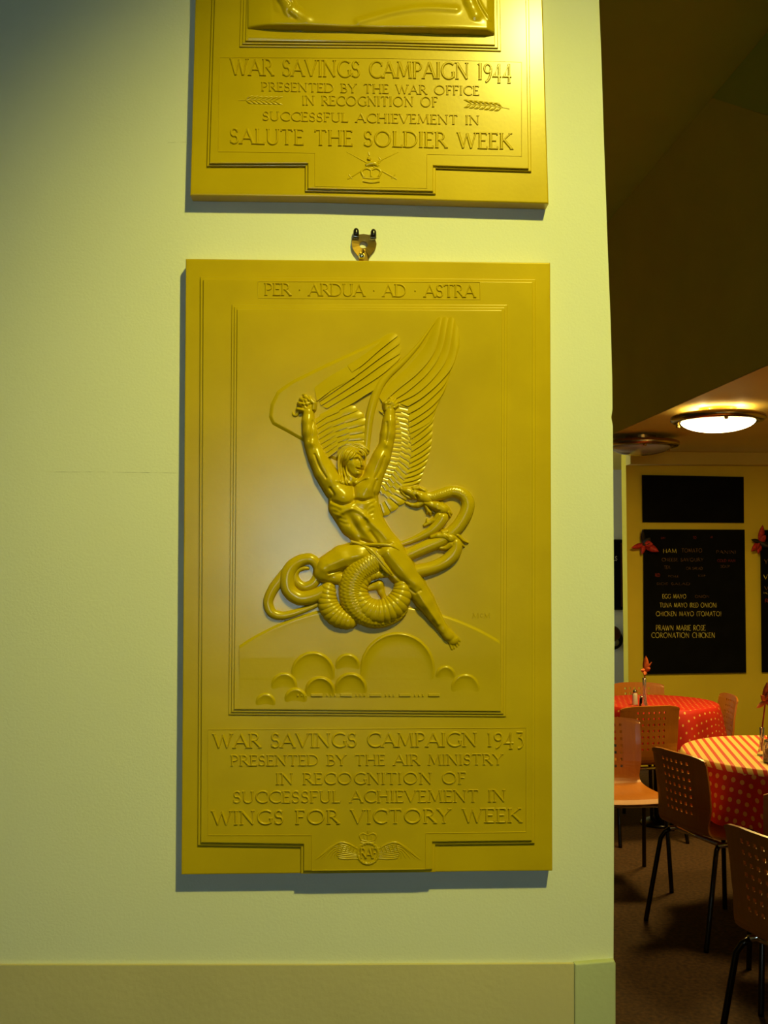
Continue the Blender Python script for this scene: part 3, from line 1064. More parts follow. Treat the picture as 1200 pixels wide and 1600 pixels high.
# lower fan
tips = Z1((850, 915), (812, 940), (780, 965), (748, 985), (715, 1010), (682, 1040), (640, 1080))
tips2 = [(655, 754), (640, 770), (634, 782), (624, 790), (611, 800), (600, 806), (590, 807)]
roots2 = [(627, 757), (621, 764), (615, 771), (608, 777), (601, 783), (594, 787), (588, 789)]
for i in range(len(tips2) - 1):
    strip('feather', [roots2[i], tips2[i]], [roots2[i + 1], tips2[i + 1]], wr, .5, 2.6, 1.0, n=8, mseg=5, bulge=2.0, base=1.6)
# covert rows: small overlapping scallops between curves c0 and c1


def covert_row(c0, c1, n, parent, base, lift=1.8):
    A = catmull(c0, n + 1)
    B = catmull(c1, n + 1)
    for i in range(n):
        m0 = (A[i] + B[i]) / 2
        m1 = (A[i + 1] + B[i + 1]) / 2
        strip('feather', [A[i], B[i]], [A[i + 1], B[i + 1]], parent, lift * .25, lift, .6, n=6, mseg=4, bulge=2.2, base=base, tipdrop=False)


covert_row(Z1((700, 490), (745, 540), (770, 620), (775, 700), (765, 780), (735, 860), (700, 920), (650, 960)),
           Z1((790, 500), (805, 570), (815, 650), (822, 720), (812, 800), (785, 880), (745, 950), (690, 1000)), 17, wr, 1.7)
covert_row(Z1((660, 520), (715, 560), (738, 630), (740, 700), (728, 780), (700, 850), (660, 905), (630, 930)),
           Z1((735, 500), (765, 570), (785, 650), (788, 720), (778, 790), (750, 865), (710, 925), (655, 975)), 19, wr, 2.2)
covert_row(Z1((640, 540), (670, 570), (700, 640), (703, 700), (695, 780), (665, 850), (630, 900), (600, 930)),
           Z1((690, 530), (728, 570), (750, 640), (752, 710), (740, 785), (712, 855), (672, 910), (640, 950)), 19, wr, 2.8)

# left wing
wl = empty('wing', (0, 0, 0))
wl.parent = pl
wl.location = wall_at(500, 620, REF) - pl.location
lw = Z1((690, 138), (650, 163), (560, 208), (450, 258), (300, 328), (180, 388), (110, 438), (76, 505), (68, 570), (85, 610), (160, 650), (240, 695), (330, 760), (420, 800), (570, 720), (582, 640), (560, 555), (490, 505), (600, 430), (668, 388), (745, 300), (750, 200), (735, 152))
lsd = lambda X, Y: poly_sd(X, Y, lw)
field('wing_ground', 418, 518, 628, 722, 1.4, lambda X, Y: 3.0 * np.clip((lsd(X, Y) + .3) / 5, -1, 1) ** 1 * (0.25 + .75 * np.clip((640 - X) / 110, 0, 1)) + .25 * np.exp(-((lsd(X, Y) - 3) / 2.5) ** 2) * (lsd(X, Y) > 0), M_PLQ, wl, REF, cut=.02)
lb = [
    Z1((470, 300), (540, 262), (620, 205), (690, 140)),
    Z1((500, 342), (560, 300), (640, 230), (737, 152)),
    Z1((330, 494), (420, 432), (520, 362), (640, 272), (745, 195)),
    Z1((340, 515), (440, 452), (560, 372), (660, 300), (748, 245)),
    Z1((370, 530), (470, 470), (570, 410), (660, 350), (735, 285)),
    Z1((420, 545), (500, 505), (570, 460), (640, 415), (700, 335)),
]
for i in range(len(lb) - 1):
    strip('feather', lb[i], lb[i + 1], wl, .2, 3.2 - .1 * i, .4, n=24, mseg=6, bulge=4, base=2.0)
strip('feather', Z1((300, 405), (380, 345), (470, 300), (548, 300)), Z1((318, 492), (400, 432), (470, 392), (518, 366)), wl, .2, 3.6, .3, n=16, mseg=7, base=2.0, tipdrop=False)
fan_t = Z1((492, 508), (530, 540), (560, 575), (577, 610), (580, 650), (577, 690), (568, 715))
fan_r = Z1((385, 560), (400, 590), (420, 620), (435, 648), (448, 675), (455, 700), (455, 720))
for i in range(len(fan_t) - 1):
    strip('feather', [fan_r[i], fan_t[i]], [fan_r[i + 1], fan_t[i + 1]], wl, .4, 1.8, .7, n=10, mseg=5, bulge=2.4, base=2.6)
covert_row(Z1((330, 560), (345, 600), (362, 640), (385, 690), (400, 750)), Z1((420, 520), (445, 570), (470, 620), (485, 665), (470, 715)), 7, wl, 3.4, 2.4)
covert_row(Z1((300, 590), (310, 640), (325, 690), (345, 740), (370, 790)), Z1((365, 545), (385, 600), (405, 650), (420, 700), (425, 750)), 8, wl, 4.2, 2.4)

# ---------- the serpent
serp = empty('serpent', (0, 0, 0))
serp.parent = pl
serp.location = wall_at(590, 930, REF) - pl.location


def scales(amp, per=4.6, na=7):
    def f(s, a, r):
        u = s / per
        v = a / math.pi * na
        row = np.floor(v)
        uu = (u + .5 * (row % 2)) % 1.0
        vv = v % 1.0
        return amp * (np.sin(np.pi * uu) * np.sin(np.pi * vv)) ** .5 - amp * .4
    return f


def belly(amp, per=7.5):
    def f(s, a, r):
        u = (s / per + .25 * np.cos(a)) % 1.0
        return amp * (np.sin(np.pi * u) ** .6) - amp * .5
    return f


# lower left thin loop
relief_tube('tail', [(450, 888, 7, 1), (438, 905, 8.5, 1), (426, 922, 8.5, 1), (419, 941, 8, 1), (425, 957, 8, 1), (441, 962, 7, 1), (460, 958, 6, 1), (482, 950, 5, 1), (502, 941, 4, 1)], .85, M_PLQ, serp, REF, 18, 1.2)
# big tail loop with its inner curl
relief_tube('tail', [(516, 912, 8, 3), (506, 923, 10, 3), (488, 932, 11.5, 3), (468, 934, 12, 3), (452, 922, 12, 3), (449, 902, 12, 3), (456, 886, 11, 3), (470, 876, 9.5, 3), (486, 874, 9, 4), (496, 884, 8, 4), (497, 898, 8, 2), (490, 911, 8, 2), (477, 917, 8, 2), (466, 911, 7, 2), (461, 901, 6, 2), (464, 892, 5, 2), (473, 888, 4, 2), (484, 888, 3, 2)], .85, M_PLQ, serp, REF, 18, 1.0)
# lower-left ridged coil
relief_tube('coil', [(516, 908, 9, 3), (512, 925, 13, 3), (513, 944, 16, 3), (524, 960, 17, 3), (541, 968, 15, 3), (560, 970, 11, 2)], .8, M_PLQ, serp, REF, 26, .7, pattern=belly(1.4, 7))
# outer scaly coil
relief_tube('coil', [(622, 872, 10, 3), (600, 872, 17, 4), (576, 881, 21, 5), (557, 898, 21, 5), (549, 922, 20, 5), (554, 944, 19, 5), (571, 960, 18, 4), (594, 966, 15, 4), (620, 958, 12, 3), (634, 940, 8, 3)], .8, M_PLQ, serp, REF, 44, .6, pattern=scales(1.3, 4.6, 8))
# inner belly ring
relief_tube('coil', [(618, 899, 3.5, 9), (600, 897, 5.5, 8), (580, 899, 8, 8), (566, 909, 11, 7), (561, 926, 14, 6), (569, 946, 17, 6), (589, 956, 19, 6), (611, 950, 19, 6), (625, 934, 17, 6), (628, 916, 14, 6), (621, 902, 10, 4)], .85, M_PLQ, serp, REF, 30, .6, pattern=belly(1.5, 8))
# necks with their heads
nk1 = relief_tube('neck', [(616, 876, 10, 2), (640, 866, 10, 2), (660, 857, 10.5, 2), (690, 844, 10.5, 2), (712, 826, 10.5, 2), (726, 806, 10.5, 2), (731, 787, 10.5, 2), (723, 773, 10, 2), (707, 768, 9.5, 2), (688, 773, 9, 3), (672, 777, 8, 4), (660, 773, 8, 4)], .9, M_PLQ, serp, REF, 30, .7, pattern=scales(.5, 4, 8))
nk2 = relief_tube('neck', [(608, 858, 4, 1), (622, 852, 4, 1), (642, 845, 5, 1), (662, 836, 6.5, 2), (678, 826, 8, 3), (690, 812, 9, 4), (692, 800, 9, 4)], .9, M_PLQ, serp, REF, 20, .8)
nk3 = relief_tube('neck', [(618, 896, 11, 2), (636, 895, 11, 2), (655, 892, 11, 2), (676, 887, 10.5, 2), (695, 878, 10.5, 2), (708, 866, 10.5, 3), (713, 852, 9, 4), (706, 842, 8, 4)], .9, M_PLQ, serp, REF, 20, .8)


def head_field(name, chains, grooves, bbox, parent, k=.85):
    def f(X, Y):
        hs = []
        for pts in chains:
            hs += chain(X, Y, pts, k)
        H = smax(hs, 1.6)
        for pts, w_, h in grooves:
            H = H - np.where(H > -1, groove(X, Y, pts, w_, h), 0)
        return H
    # a head is a sub-part of its neck
    o = field(name, *bbox, .6, f, M_PLQ, parent, REF, cut=.0)
    return o


head_field('serpent_head', [
    [(627, 764, 3.2, 5), (636, 767, 5, 6), (646, 771, 6.5, 6), (657, 776, 8, 6), (668, 780, 8, 5)],
    [(627, 768, 2, 5), (632, 774, 2, 4), (640, 778, 2.5, 4)],
    [(635, 786, 1.8, 3), (643, 789, 3, 3), (652, 789, 4, 4), (660, 785, 5, 4)],
    [(646, 764, 3, 8), (652, 763, 3, 8)], [(648, 769, 2.6, 9), (649, 770, 2.6, 9)],
    [(655, 763, 2, 7), (663, 767, 2.2, 7), (670, 774, 1.5, 5)], [(658, 770, 1.8, 8), (665, 774, 1.8, 7), (671, 779, 1.2, 5)],
    [(641, 779, 1.2, 3), (642, 783, .7, 3)], [(638, 786, .9, 3), (637, 781, .6, 3)],
], [([(634, 780), (641, 783), (648, 784), (652, 780), (650, 776)], 1.8, 6), ([(628, 763), (629, 763)], .9, 2), ([(643, 768), (645, 766)], 1.0, 2)], (618, 752, 680, 798), nk1)
head_field('serpent_head', [
    [(664, 786, 3, 7), (672, 788, 5, 7), (682, 791, 7, 7), (692, 796, 8, 6)],
    [(664, 789, 2, 6), (669, 798, 2.2, 5), (674, 803, 2.2, 5)],
    [(663, 821, 1.8, 3), (670, 817, 3, 3), (678, 813, 4, 4), (686, 806, 6, 5)],
    [(681, 789, 3, 9), (688, 789, 2.6, 9)], [(683, 795, 2.4, 11), (684, 796, 2.4, 11)],
    [(690, 788, 2, 8), (698, 794, 2, 7), (705, 803, 1, 4)], [(694, 795, 2, 8), (700, 801, 2, 6), (703, 807, 1, 4)], [(692, 802, 2, 8), (697, 808, 1.6, 6), (699, 812, 1, 4)],
    [(668, 800, 1.2, 5), (667, 805, .6, 4)], [(667, 815, 1.2, 4), (668, 810, .6, 4)],
], [([(667, 806), (671, 810), (676, 808), (675, 803)], 2.0, 6), ([(679, 797), (686, 799)], .9, 2)], (656, 778, 710, 828), nk2)
head_field('serpent_head', [
    [(674, 839, 3, 7), (683, 837, 4.5, 8), (693, 837, 6, 8), (704, 841, 7.5, 7)],
    [(680, 843, 2, 6), (690, 845, 2, 6)],
    [(680, 854, 1.6, 5), (688, 856, 2.8, 5), (696, 856, 3.6, 5), (704, 851, 6, 6)],
    [(691, 832, 2.8, 10), (698, 831, 2.6, 10)], [(698, 838, 2.2, 12), (699, 839, 2.2, 12)],
    [(706, 832, 2.4, 8), (715, 837, 2.2, 7), (724, 845, 1.6, 5), (731, 848, .8, 3)], [(710, 840, 2.4, 8), (718, 847, 2, 6), (725, 854, 1, 3)], [(706, 848, 2.2, 8), (712, 855, 1.8, 6)],
], [([(684, 850), (691, 851), (696, 848), (694, 845)], 1.8, 6)], (668, 824, 736, 866), nk3)


# ---------- the man: one continuous sculpted body
def body(X, Y):
    hs = []
    # left arm
    hs += chain(X, Y, [(482, 646, 8, 7), (482, 658, 9.5, 7), (485, 676, 11.5, 7), (488, 694, 10.5, 7)], .75)
    hs += chain(X, Y, [(488, 694, 11, 7), (496, 714, 13.5, 6), (508, 738, 16, 6), (524, 764, 17, 5)], .7)
    # right arm
    hs += chain(X, Y, [(609, 645, 7.5, 7), (608, 660, 9.5, 7), (606, 680, 11, 7), (603, 698, 10, 7)], .75)
    hs += chain(X, Y, [(603, 698, 10.5, 7), (596, 716, 13.5, 7), (586, 738, 14.5, 6), (577, 762, 17, 5)], .7)
    # trunk
    hs += chain(X, Y, [(534, 768, 21, 4), (540, 790, 26, 4), (555, 816, 25, 3), (572, 834, 22, 3)], .55)
    hs += chain(X, Y, [(570, 764, 20, 4), (568, 790, 23, 4), (580, 820, 21, 3), (594, 846, 23, 3), (606, 862, 25, 3)], .55)
    # straight leg
    hs += chain(X, Y, [(608, 866, 25, 5), (628, 892, 22, 5), (648, 916, 16.5, 6)], .68)
    hs += chain(X, Y, [(648, 916, 16, 6), (664, 940, 14, 6), (678, 962, 10, 6), (692, 982, 7.5, 5), (700, 993, 8, 4)], .72)
    hs += chain(X, Y, [(700, 990, 8, 4), (708, 999, 8.5, 2)], .6)
    for i, (tx, ty) in enumerate([(706, 1014), (710, 1013), (714, 1010), (717, 1007), (719, 1002)]):
        bx, by = 702 + i * 3.0, 1002 - i * 1.3
        hs += chain(X, Y, [(bx, by, 2.3, 3), (tx, ty, 1.7 if i else 2.1, 1.2)], .8)
    # bent leg
    hs += chain(X, Y, [(584, 862, 18, 3), (560, 866, 20, 3), (535, 872, 19.5, 4), (512, 886, 17.5, 5), (505, 895, 14.5, 5)], .8)
    hs += chain(X, Y, [(507, 898, 13, 3), (524, 902, 11, 3), (545, 905, 10, 2)], .8)
    hs += chain(X, Y, [(576, 918, 5, 3), (592, 914, 7, 3), (596, 926, 5, 2), (600, 934, 4, 1)], .7)
    # head and neck
    hs += chain(X, Y, [(548, 752, 11, 8), (551, 736, 11, 9)], .6)
    hs += chain(X, Y, [(549, 716, 15, 7), (554, 727, 14, 7)], .8)
    hs += chain(X, Y, [(556, 736, 8, 10), (558, 739, 6.5, 11)], .8)
    H = smax(hs, .8)
    on = np.clip((H + 1) / 3, 0, 1)
    D = np.zeros_like(X)
    # pectorals, ribs, belly
    D += blob(X, Y, 535, 774, 14, 12, 20, 5.5, 1.3)
    D += blob(X, Y, 569, 770, 14, 12, -25, 5, 1.3)
    D -= groove(X, Y, [(552, 758), (553, 772), (553, 784)], 3.0, 2.8)
    D -= groove(X, Y, [(520, 784), (534, 790), (546, 788), (556, 782), (568, 784), (582, 780)], 2.6, 3.4)
    D += groove(X, Y, [(529, 806), (540, 799), (552, 796), (564, 802), (575, 812)], 3.6, 2.6)
    D -= blob(X, Y, 548, 812, 6, 12, -28, 3.6)
    D -= blob(X, Y, 556, 826, 4.5, 12, -35, 3.8)
    D += blob(X, Y, 562, 815, 5, 9, -30, 2.4)
    D += blob(X, Y, 571, 832, 5, 9, -35, 2.4)
    D += groove(X, Y, [(572, 808), (582, 820), (596, 832), (604, 842)], 5, 3.2)
    D -= groove(X, Y, [(578, 832), (588, 845), (592, 856)], 3, 3.0)
    D -= groove(X, Y, [(564, 844), (580, 850), (596, 852), (612, 850)], 2.4, 2.4)
    for k in range(4):
        D -= groove(X, Y, [(584 - k * 1, 786 + k * 8), (577 - k * 1, 790 + k * 8), (572, 797 + k * 8)], 2.2, .9)
        D -= groove(X, Y, [(517 + k * 5, 792 + k * 8), (526 + k * 4, 795 + k * 8), (532 + k * 4, 799 + k * 7)], 2.4, .9)
    D -= groove(X, Y, [(533, 752), (540, 757), (550, 760), (560, 757), (570, 751)], 1.6, 1.8)
    D += groove(X, Y, [(528, 753), (537, 752), (547, 757)], 2.2, 2.0)
    D += groove(X, Y, [(556, 757), (564, 751), (574, 748)], 2.2, 1.8)
    # arms
    D += blob(X, Y, 481, 670, 5, 14, 5, 2.2)
    D -= groove(X, Y, [(489, 660), (488, 676), (484, 690)], 1.6, 1.6)
    D += blob(X, Y, 502, 722, 6, 14, -25, 3.0)
    D -= groove(X, Y, [(492, 712), (500, 732), (510, 748)], 1.8, 2.2)
    D += blob(X, Y, 518, 752, 9, 12, -25, 3.2)
    D += blob(X, Y, 488, 695, 4, 5, 0, 2.4)
    D += blob(X, Y, 610, 668, 5, 14, 0, 2.2)
    D -= groove(X, Y, [(604, 662), (604, 676), (602, 690)], 1.6, 1.6)
    D += blob(X, Y, 591, 722, 6, 13, 22, 2.8)
    D -= groove(X, Y, [(600, 716), (594, 734), (586, 748)], 1.8, 2.2)
    D += blob(X, Y, 580, 752, 9, 11, 20, 3.0)
    D += blob(X, Y, 603, 697, 3.5, 4, 0, 2.4)
    D -= groove(X, Y, [(588, 752), (583, 768), (586, 784)], 2, 2.2)
    D -= groove(X, Y, [(516, 764), (522, 774), (518, 784)], 2, 2.2)
    # legs
    D += groove(X, Y, [(604, 862), (622, 884), (640, 906)], 6, 2.6)
    D -= groove(X, Y, [(596, 872), (614, 896), (634, 914)], 3, 2.4)
    D += blob(X, Y, 648, 912, 6, 7, -30, 3.0)
    D -= groove(X, Y, [(640, 920), (648, 926), (656, 922)], 1.8, 1.6)
    D += groove(X, Y, [(652, 926), (668, 950), (684, 974)], 3.0, 2.0)
    D += blob(X, Y, 660, 944, 5, 14, -30, 1.6)
    D += groove(X, Y, [(516, 882), (540, 874), (566, 868)], 5, 1.6)
    D += blob(X, Y, 504, 890, 7, 7, 0, 2.0)
    D -= groove(X, Y, [(514, 896), (526, 893), (540, 888)], 2.0, 3.2)
    # face
    D += groove(X, Y, [(552, 717), (558, 715), (563, 716)], 1.5, 1.6)
    D += groove(X, Y, [(565, 716), (569, 718)], 1.3, 1.4)
    D -= blob(X, Y, 558, 720, 3.4, 2.2, 10, 4.2)
    D -= blob(X, Y, 567.5, 721.5, 2.3, 1.9, 10, 3.6)
    D += blob(X, Y, 558.5, 720.2, 1.5, 1.0, 10, 2.2)
    D += blob(X, Y, 567.3, 721.7, 1.0, .8, 10, 1.8)
    D += groove(X, Y, [(563, 718), (565, 724), (566, 728)], 1.5, 4.0)
    D += blob(X, Y, 565.5, 728.5, 2.2, 1.6, 10, 1.8)
    D -= groove(X, Y, [(557, 733), (562, 734.2), (567, 734)], 1.0, 3.6)
    D += groove(X, Y, [(559, 735.6), (562, 736.4), (565, 736)], 1.0, 1.4)
    D += groove(X, Y, [(559, 731.3), (563, 732), (566, 732)], .9, 1.0)
    D += blob(X, Y, 560, 741, 3.6, 2.6, 10, 1.8)
    D += blob(X, Y, 551, 727, 3.5, 4, 0, 1.2)
    D -= groove(X, Y, [(542, 734), (548, 742), (556, 747)], 1.6, 3.2)
    # ear
    D += blob(X, Y, 540, 725, 2.4, 3.6, -15, 1.8)
    D -= blob(X, Y, 540, 725, 1.0, 1.8, -15, 1.4)
    # hands: fist with curled fingers
    H = H + D * on
    hd = []
    hd += chain(X, Y, [(482, 644, 7.5, 6), (480, 634, 9.5, 6)], .75)
    for (a, b, r) in [((488, 630), (484, 622), 2.6), ((483, 627), (477, 621), 2.6), ((478, 628), (471, 625), 2.5), ((475, 634), (468, 631), 2.4), ((473, 642), (466, 640), 2.3)]:
        hd += chain(X, Y, [(a[0], a[1], r, 11), (b[0], b[1], r * .9, 9)], .9)
    hd += chain(X, Y, [(490, 640, 2.8, 10), (491, 631, 2.6, 11), (486, 626, 2.2, 11)], .8)
    hd += chain(X, Y, [(610, 644, 7, 6), (609, 635, 8.5, 6)], .75)
    for (a, b, r) in [((612, 630), (610, 623), 2.4), ((614, 631), (617, 625), 2.3), ((615, 634), (621, 629), 2.2), ((616, 638), (621, 634), 2.1)]:
        hd += chain(X, Y, [(a[0], a[1], r, 10), (b[0], b[1], r * .85, 7)], .9)
    hd += chain(X, Y, [(603, 640, 2.6, 9), (602, 632, 2.4, 11), (607, 628, 2.2, 11)], .8)
    H = smax([H] + hd, 1.4)
    G_ = groove(X, Y, [(484, 634), (481, 637), (478, 635)], 1.2, 2.6) + groove(X, Y, [(606, 635), (609, 634)], 1.2, 2.4)
    G_ += groove(X, Y, [(480, 625), (482, 629)], .9, 2) + groove(X, Y, [(475, 627), (477, 631)], .9, 2) + groove(X, Y, [(472, 634), (475, 636)], .9, 2)
    return H - G_ * (H > 2)


fig = field('sculpted_man', 455, 612, 730, 1020, .75, body, M_PLQ, pl, REF, cut=0.0)

# hair as wavy locks
random.seed(3)
HV, HF = [], []
locks = [
    [(556, 702), (548, 697), (538, 701), (531, 711), (529, 724), (530, 738), (533, 748)],
    [(558, 703), (548, 700), (541, 705), (536, 715), (534, 728), (536, 742), (540, 752)],
    [(556, 705), (550, 704), (544, 710), (540, 719), (538, 731), (540, 744)],
    [(558, 706), (552, 708), (548, 714), (543, 718)],
    [(556, 701), (562, 699), (567, 702), (570, 708)],
    [(556, 703), (561, 703), (566, 707), (568, 713)],
    [(553, 700), (560, 696), (568, 699), (574, 704)],
    [(555, 706), (559, 709), (563, 712)],
    [(546, 698), (538, 699), (531, 705), (527, 714)],
    [(550, 697), (556, 694), (563, 695), (568, 698)],
    [(532, 742), (531, 750), (534, 757)], [(537, 744), (537, 753), (540, 758)],
]
hair = empty('hair', (0, 0, 0))
bpy.data.objects.remove(hair)


def tube_data(pts, k, nring=9, step=1.1):
    P_ = np.array(pts, float)
    L = np.linalg.norm(np.diff(P_[:, :2], axis=0), axis=1).sum()
    n = max(7, int(L / step))
    C = catmull(P_, n)
    T = np.gradient(C[:, :2], axis=0)
    T /= np.linalg.norm(T, axis=1)[:, None] + 1e-9
    Nn = np.stack([-T[:, 1], T[:, 0]], -1)
    A = np.linspace(math.radians(-30), math.radians(210), nring)[None, :].repeat(n, 0)
    R = C[:, 2:3] * np.ones((1, nring))
    t = np.linspace(0, 1, n)
    R = R * np.sqrt(np.clip(1 - np.clip((t - .75) / .27, 0, 1) ** 2, .03, 1))[:, None]
    X = C[:, 0:1] + Nn[:, 0:1] * R * np.cos(A)
    Y = C[:, 1:2] + Nn[:, 1:2] * R * np.cos(A)
    H = C[:, 3:4] + k * R * np.sin(A)
    V = arr_wall(X, Y, H * PXM, REF).reshape(-1, 3).tolist()
    Fc = [(i * nring + j, (i + 1) * nring + j, (i + 1) * nring + j + 1, i * nring + j + 1) for i in range(n - 1) for j in range(nring - 1)]
    return V, Fc


parts_ = []
for lk in locks:
    for dx, dy in ((0, 0), (3.4, 1.4)):
        pts = [(x + dx, y + dy, 1.9, 0) for x, y in lk]
        pts = [(x, y, r, float(max(5, body(np.array([[float(x)]]), np.array([[float(y)]]))[0, 0])) + .5) for x, y, r, _ in pts]
        parts_.append(tube_data(pts, 1.0))
hairo = fix_normals(mesh_obj('hair', *join(*parts_), M_PLQ, fig, smooth=True))
# strap of cloth across the hips
cl = [tube_data([(548, 846, 2.2, 14), (566, 852, 2.6, 15), (582, 862, 2.8, 18), (598, 880, 3.2, 19), (612, 897, 3.4, 17)], .8),
      tube_data([(552, 849, 2, 12), (570, 851, 2.4, 16), (592, 851, 2.6, 19), (610, 853, 2.4, 20), (624, 860, 1.6, 18)], .8),
      tube_data([(572, 856, 2, 17), (588, 872, 3.4, 18), (602, 890, 3.2, 18), (616, 902, 2.2, 14)], .7)]
fix_normals(mesh_obj('loincloth', *join(*cl), M_PLQ, fig, smooth=True))
# what his raised hand grips
fix_normals(mesh_obj('snake_tail_tip', *join(tube_data([(474, 640, 2.6, 6), (467, 643, 2.6, 4), (463, 649, 2.8, 3), (459, 648, 2.6, 3), (457, 643, 2.0, 2)], 1.0), tube_data([(480, 626, 2.2, 8), (478, 618, 2.0, 5), (472, 617, 1.6, 3)], 1.0)), M_PLQ, fig, smooth=True))

# ---------- badge at the foot: wings, ring with letters, crown
bd_ = empty('winged_badge', (0, 0, 0))
bd_.parent = pl
bd_.location = wall_at(575, 1333, L2) - pl.location


def mesh_tubes(name, lst, parent, ref, k=.9, nring=8, m=M_PLQ):
    out = []
    for pts in lst:
        P_ = np.array(pts, float)
        L = np.linalg.norm(np.diff(P_[:, :2], axis=0), axis=1).sum()
        n = max(5, int(L / 1.5))
        C = catmull(P_, n)
        T = np.gradient(C[:, :2], axis=0)
        T /= np.linalg.norm(T, axis=1)[:, None] + 1e-9
        Nn = np.stack([-T[:, 1], T[:, 0]], -1)
        A = np.linspace(0, math.pi, nring)[None, :].repeat(n, 0)
        R = C[:, 2:3] * np.ones((1, nring))
        X = C[:, 0:1] + Nn[:, 0:1] * R * np.cos(A)
        Y = C[:, 1:2] + Nn[:, 1:2] * R * np.cos(A)
        H = k * R * np.sin(A) - .2 + (C[:, 3:4] if C.shape[1] > 3 else 0)
        V = arr_wall(X, Y, H * PXM, ref).reshape(-1, 3).tolist()
        out.append((V, [(i * nring + j, (i + 1) * nring + j, (i + 1) * nring + j + 1, i * nring + j + 1) for i in range(n - 1) for j in range(nring - 1)]))
    return fix_normals(mesh_obj(name, *join(*out), m, parent, smooth=True))


for sgn in (-1, 1):
    X_ = lambda x: 575 + sgn * x
    ls = []
    for k in range(8):
        ls.append([(X_(16), 1330 + k * 1.6, 1.2), (X_(34), 1321 + k * 3.0, 1.4), (X_(46 + (7 - k) * 1.2), 1318 + k * 3.2 + (7 - k) * .4, 1.3), (X_(82 - k * 7.5), 1343 - k * .2, .6)])
    ls.append([(X_(15), 1327, 1.6), (X_(32), 1318, 2.0), (X_(46), 1317, 2.0), (X_(62), 1328, 1.6), (X_(81), 1343, .8)])
    for k in range(5):
        ls.append([(X_(20 + k * 6), 1322 - k * .6, 1.0, 1), (X_(24 + k * 6), 1332 - k * .2, 1.0, .6)])
    mesh_tubes('badge_wing', ls, bd_, L2, .9)
ring = [(575 + 16 * math.cos(a), 1333 + 16.5 * math.sin(a), 2.3) for a in np.linspace(0, 2 * math.pi, 24)]
mesh_tubes('badge_ring', [ring], bd_, L2, .9)
leafs = []
for a in np.linspace(0, 2 * math.pi, 20, endpoint=False):
    leafs.append([(575 + 14 * math.cos(a), 1333 + 14.5 * math.sin(a), 1.0, 1.2), (575 + 18 * math.cos(a + .16), 1333 + 18.5 * math.sin(a + .16), .8, 1.0)])
mesh_tubes('badge_wreath', leafs, bd_, L2, .9)
inscription('badge_letters', 'RAF', 563, 588, 1340, 1340, 15, 15, bd_, L2, h=2.2, gap=.0)
cr = [[(564, 1316, 1.6), (575, 1317.5, 1.8), (586, 1316, 1.6)], [(564, 1312.5, 1.1), (575, 1314, 1.1), (586, 1312.5, 1.1)],
      [(565, 1313, 1.3), (562, 1306, 1.6), (567, 1302, 1.4), (575, 1305, 1.2)], [(585, 1313, 1.3), (588, 1306, 1.6), (583, 1302, 1.4), (575, 1305, 1.2)],
      [(575, 1313, 1.3), (575, 1305, 1.3)], [(570, 1312, 1), (569, 1306, 1.1)], [(580, 1312, 1), (581, 1306, 1.1)],
      [(575, 1302, 1.6), (575, 1301, 1.6)], [(575, 1300, 1), (575, 1295.5, .9)], [(572.5, 1297.5, .8), (577.5, 1297.5, .8)]]
mesh_tubes('badge_crown', cr, bd_, L2, .9)

# ---------- picture hook in the gap between the plaques
hk = empty('hanging_bracket', wall_at(567, 402), 'small brass hanging bracket with two black knobs fixed above the 1943 plaque', 'bracket')


def hook_plate():
    outl = [(551, 372), (560, 366.5), (568, 365.5), (577, 367), (586, 373), (588.5, 381), (587, 388), (582, 394), (577, 400), (576, 408), (561, 408), (559.5, 400), (554, 393.5), (550.5, 387), (549.5, 379)]
    hole = [(568 + 6.5 * math.cos(a), 382.5 + 5.5 * math.sin(a)) for a in np.linspace(0, 2 * math.pi, 15, endpoint=False)]
    # match outer points to the hole by angle
    hole = []
    for (x, y) in outl:
        a = math.atan2(y - 382.5, x - 568)
        hole.append((568 + 6.5 * math.cos(a), 382.5 + 5.5 * math.sin(a)))
    n = len(outl)
    V = []
    for P_, h in ((outl, 0.001), (outl, .0046), (hole, .0040), (hole, .001)):
        V += [tuple(wall_at(x, y, h)) for x, y in P_]
    Fc = []
    for r in range(3):
        for i in range(n):
            j = (i + 1) % n
            Fc.append((r * n + i, r * n + j, (r + 1) * n + j, (r + 1) * n + i))
    return V, Fc


fix_normals(mesh_obj('bracket_plate', *hook_plate(), M_BRASS, hk))
for kx in (556.5, 583.5):
    ky = 367 if kx < 570 else 368.5
    c = wall_at(kx, ky + 3, .0055)
    v1 = tube([c, c + Vector((0, 0, .0035)), c + Vector((0, 0, .0065)), c + Vector((0, 0, .0085)), c + Vector((0, 0, .0095))], [.0030, .0032, .0031, .0022, .0008], 14)
    mesh_obj('knob', *v1, M_BLACK, hk, smooth=True)
    b0 = wall_at(kx - 4.6, ky + 6.2, .003)
    mesh_obj('knob_collar', *box(b0, WU * .0062, WN * .0045, Vector((0, 0, .0016))), M_CHROME, hk)
v1 = tube([wall_at(565, 398, .004), wall_at(565, 401, .010), wall_at(565, 404, .011)], [.003, .0034, .002], 12)
mesh_obj('rivet', *v1, M_CHROME, hk, smooth=True)
v1 = tube([wall_at(568.5, 391.5, .0035), wall_at(568.5, 391.5, .0065)], [.0014, .0008], 10)
mesh_obj('nail', *v1, M_BRASS, hk, smooth=True)

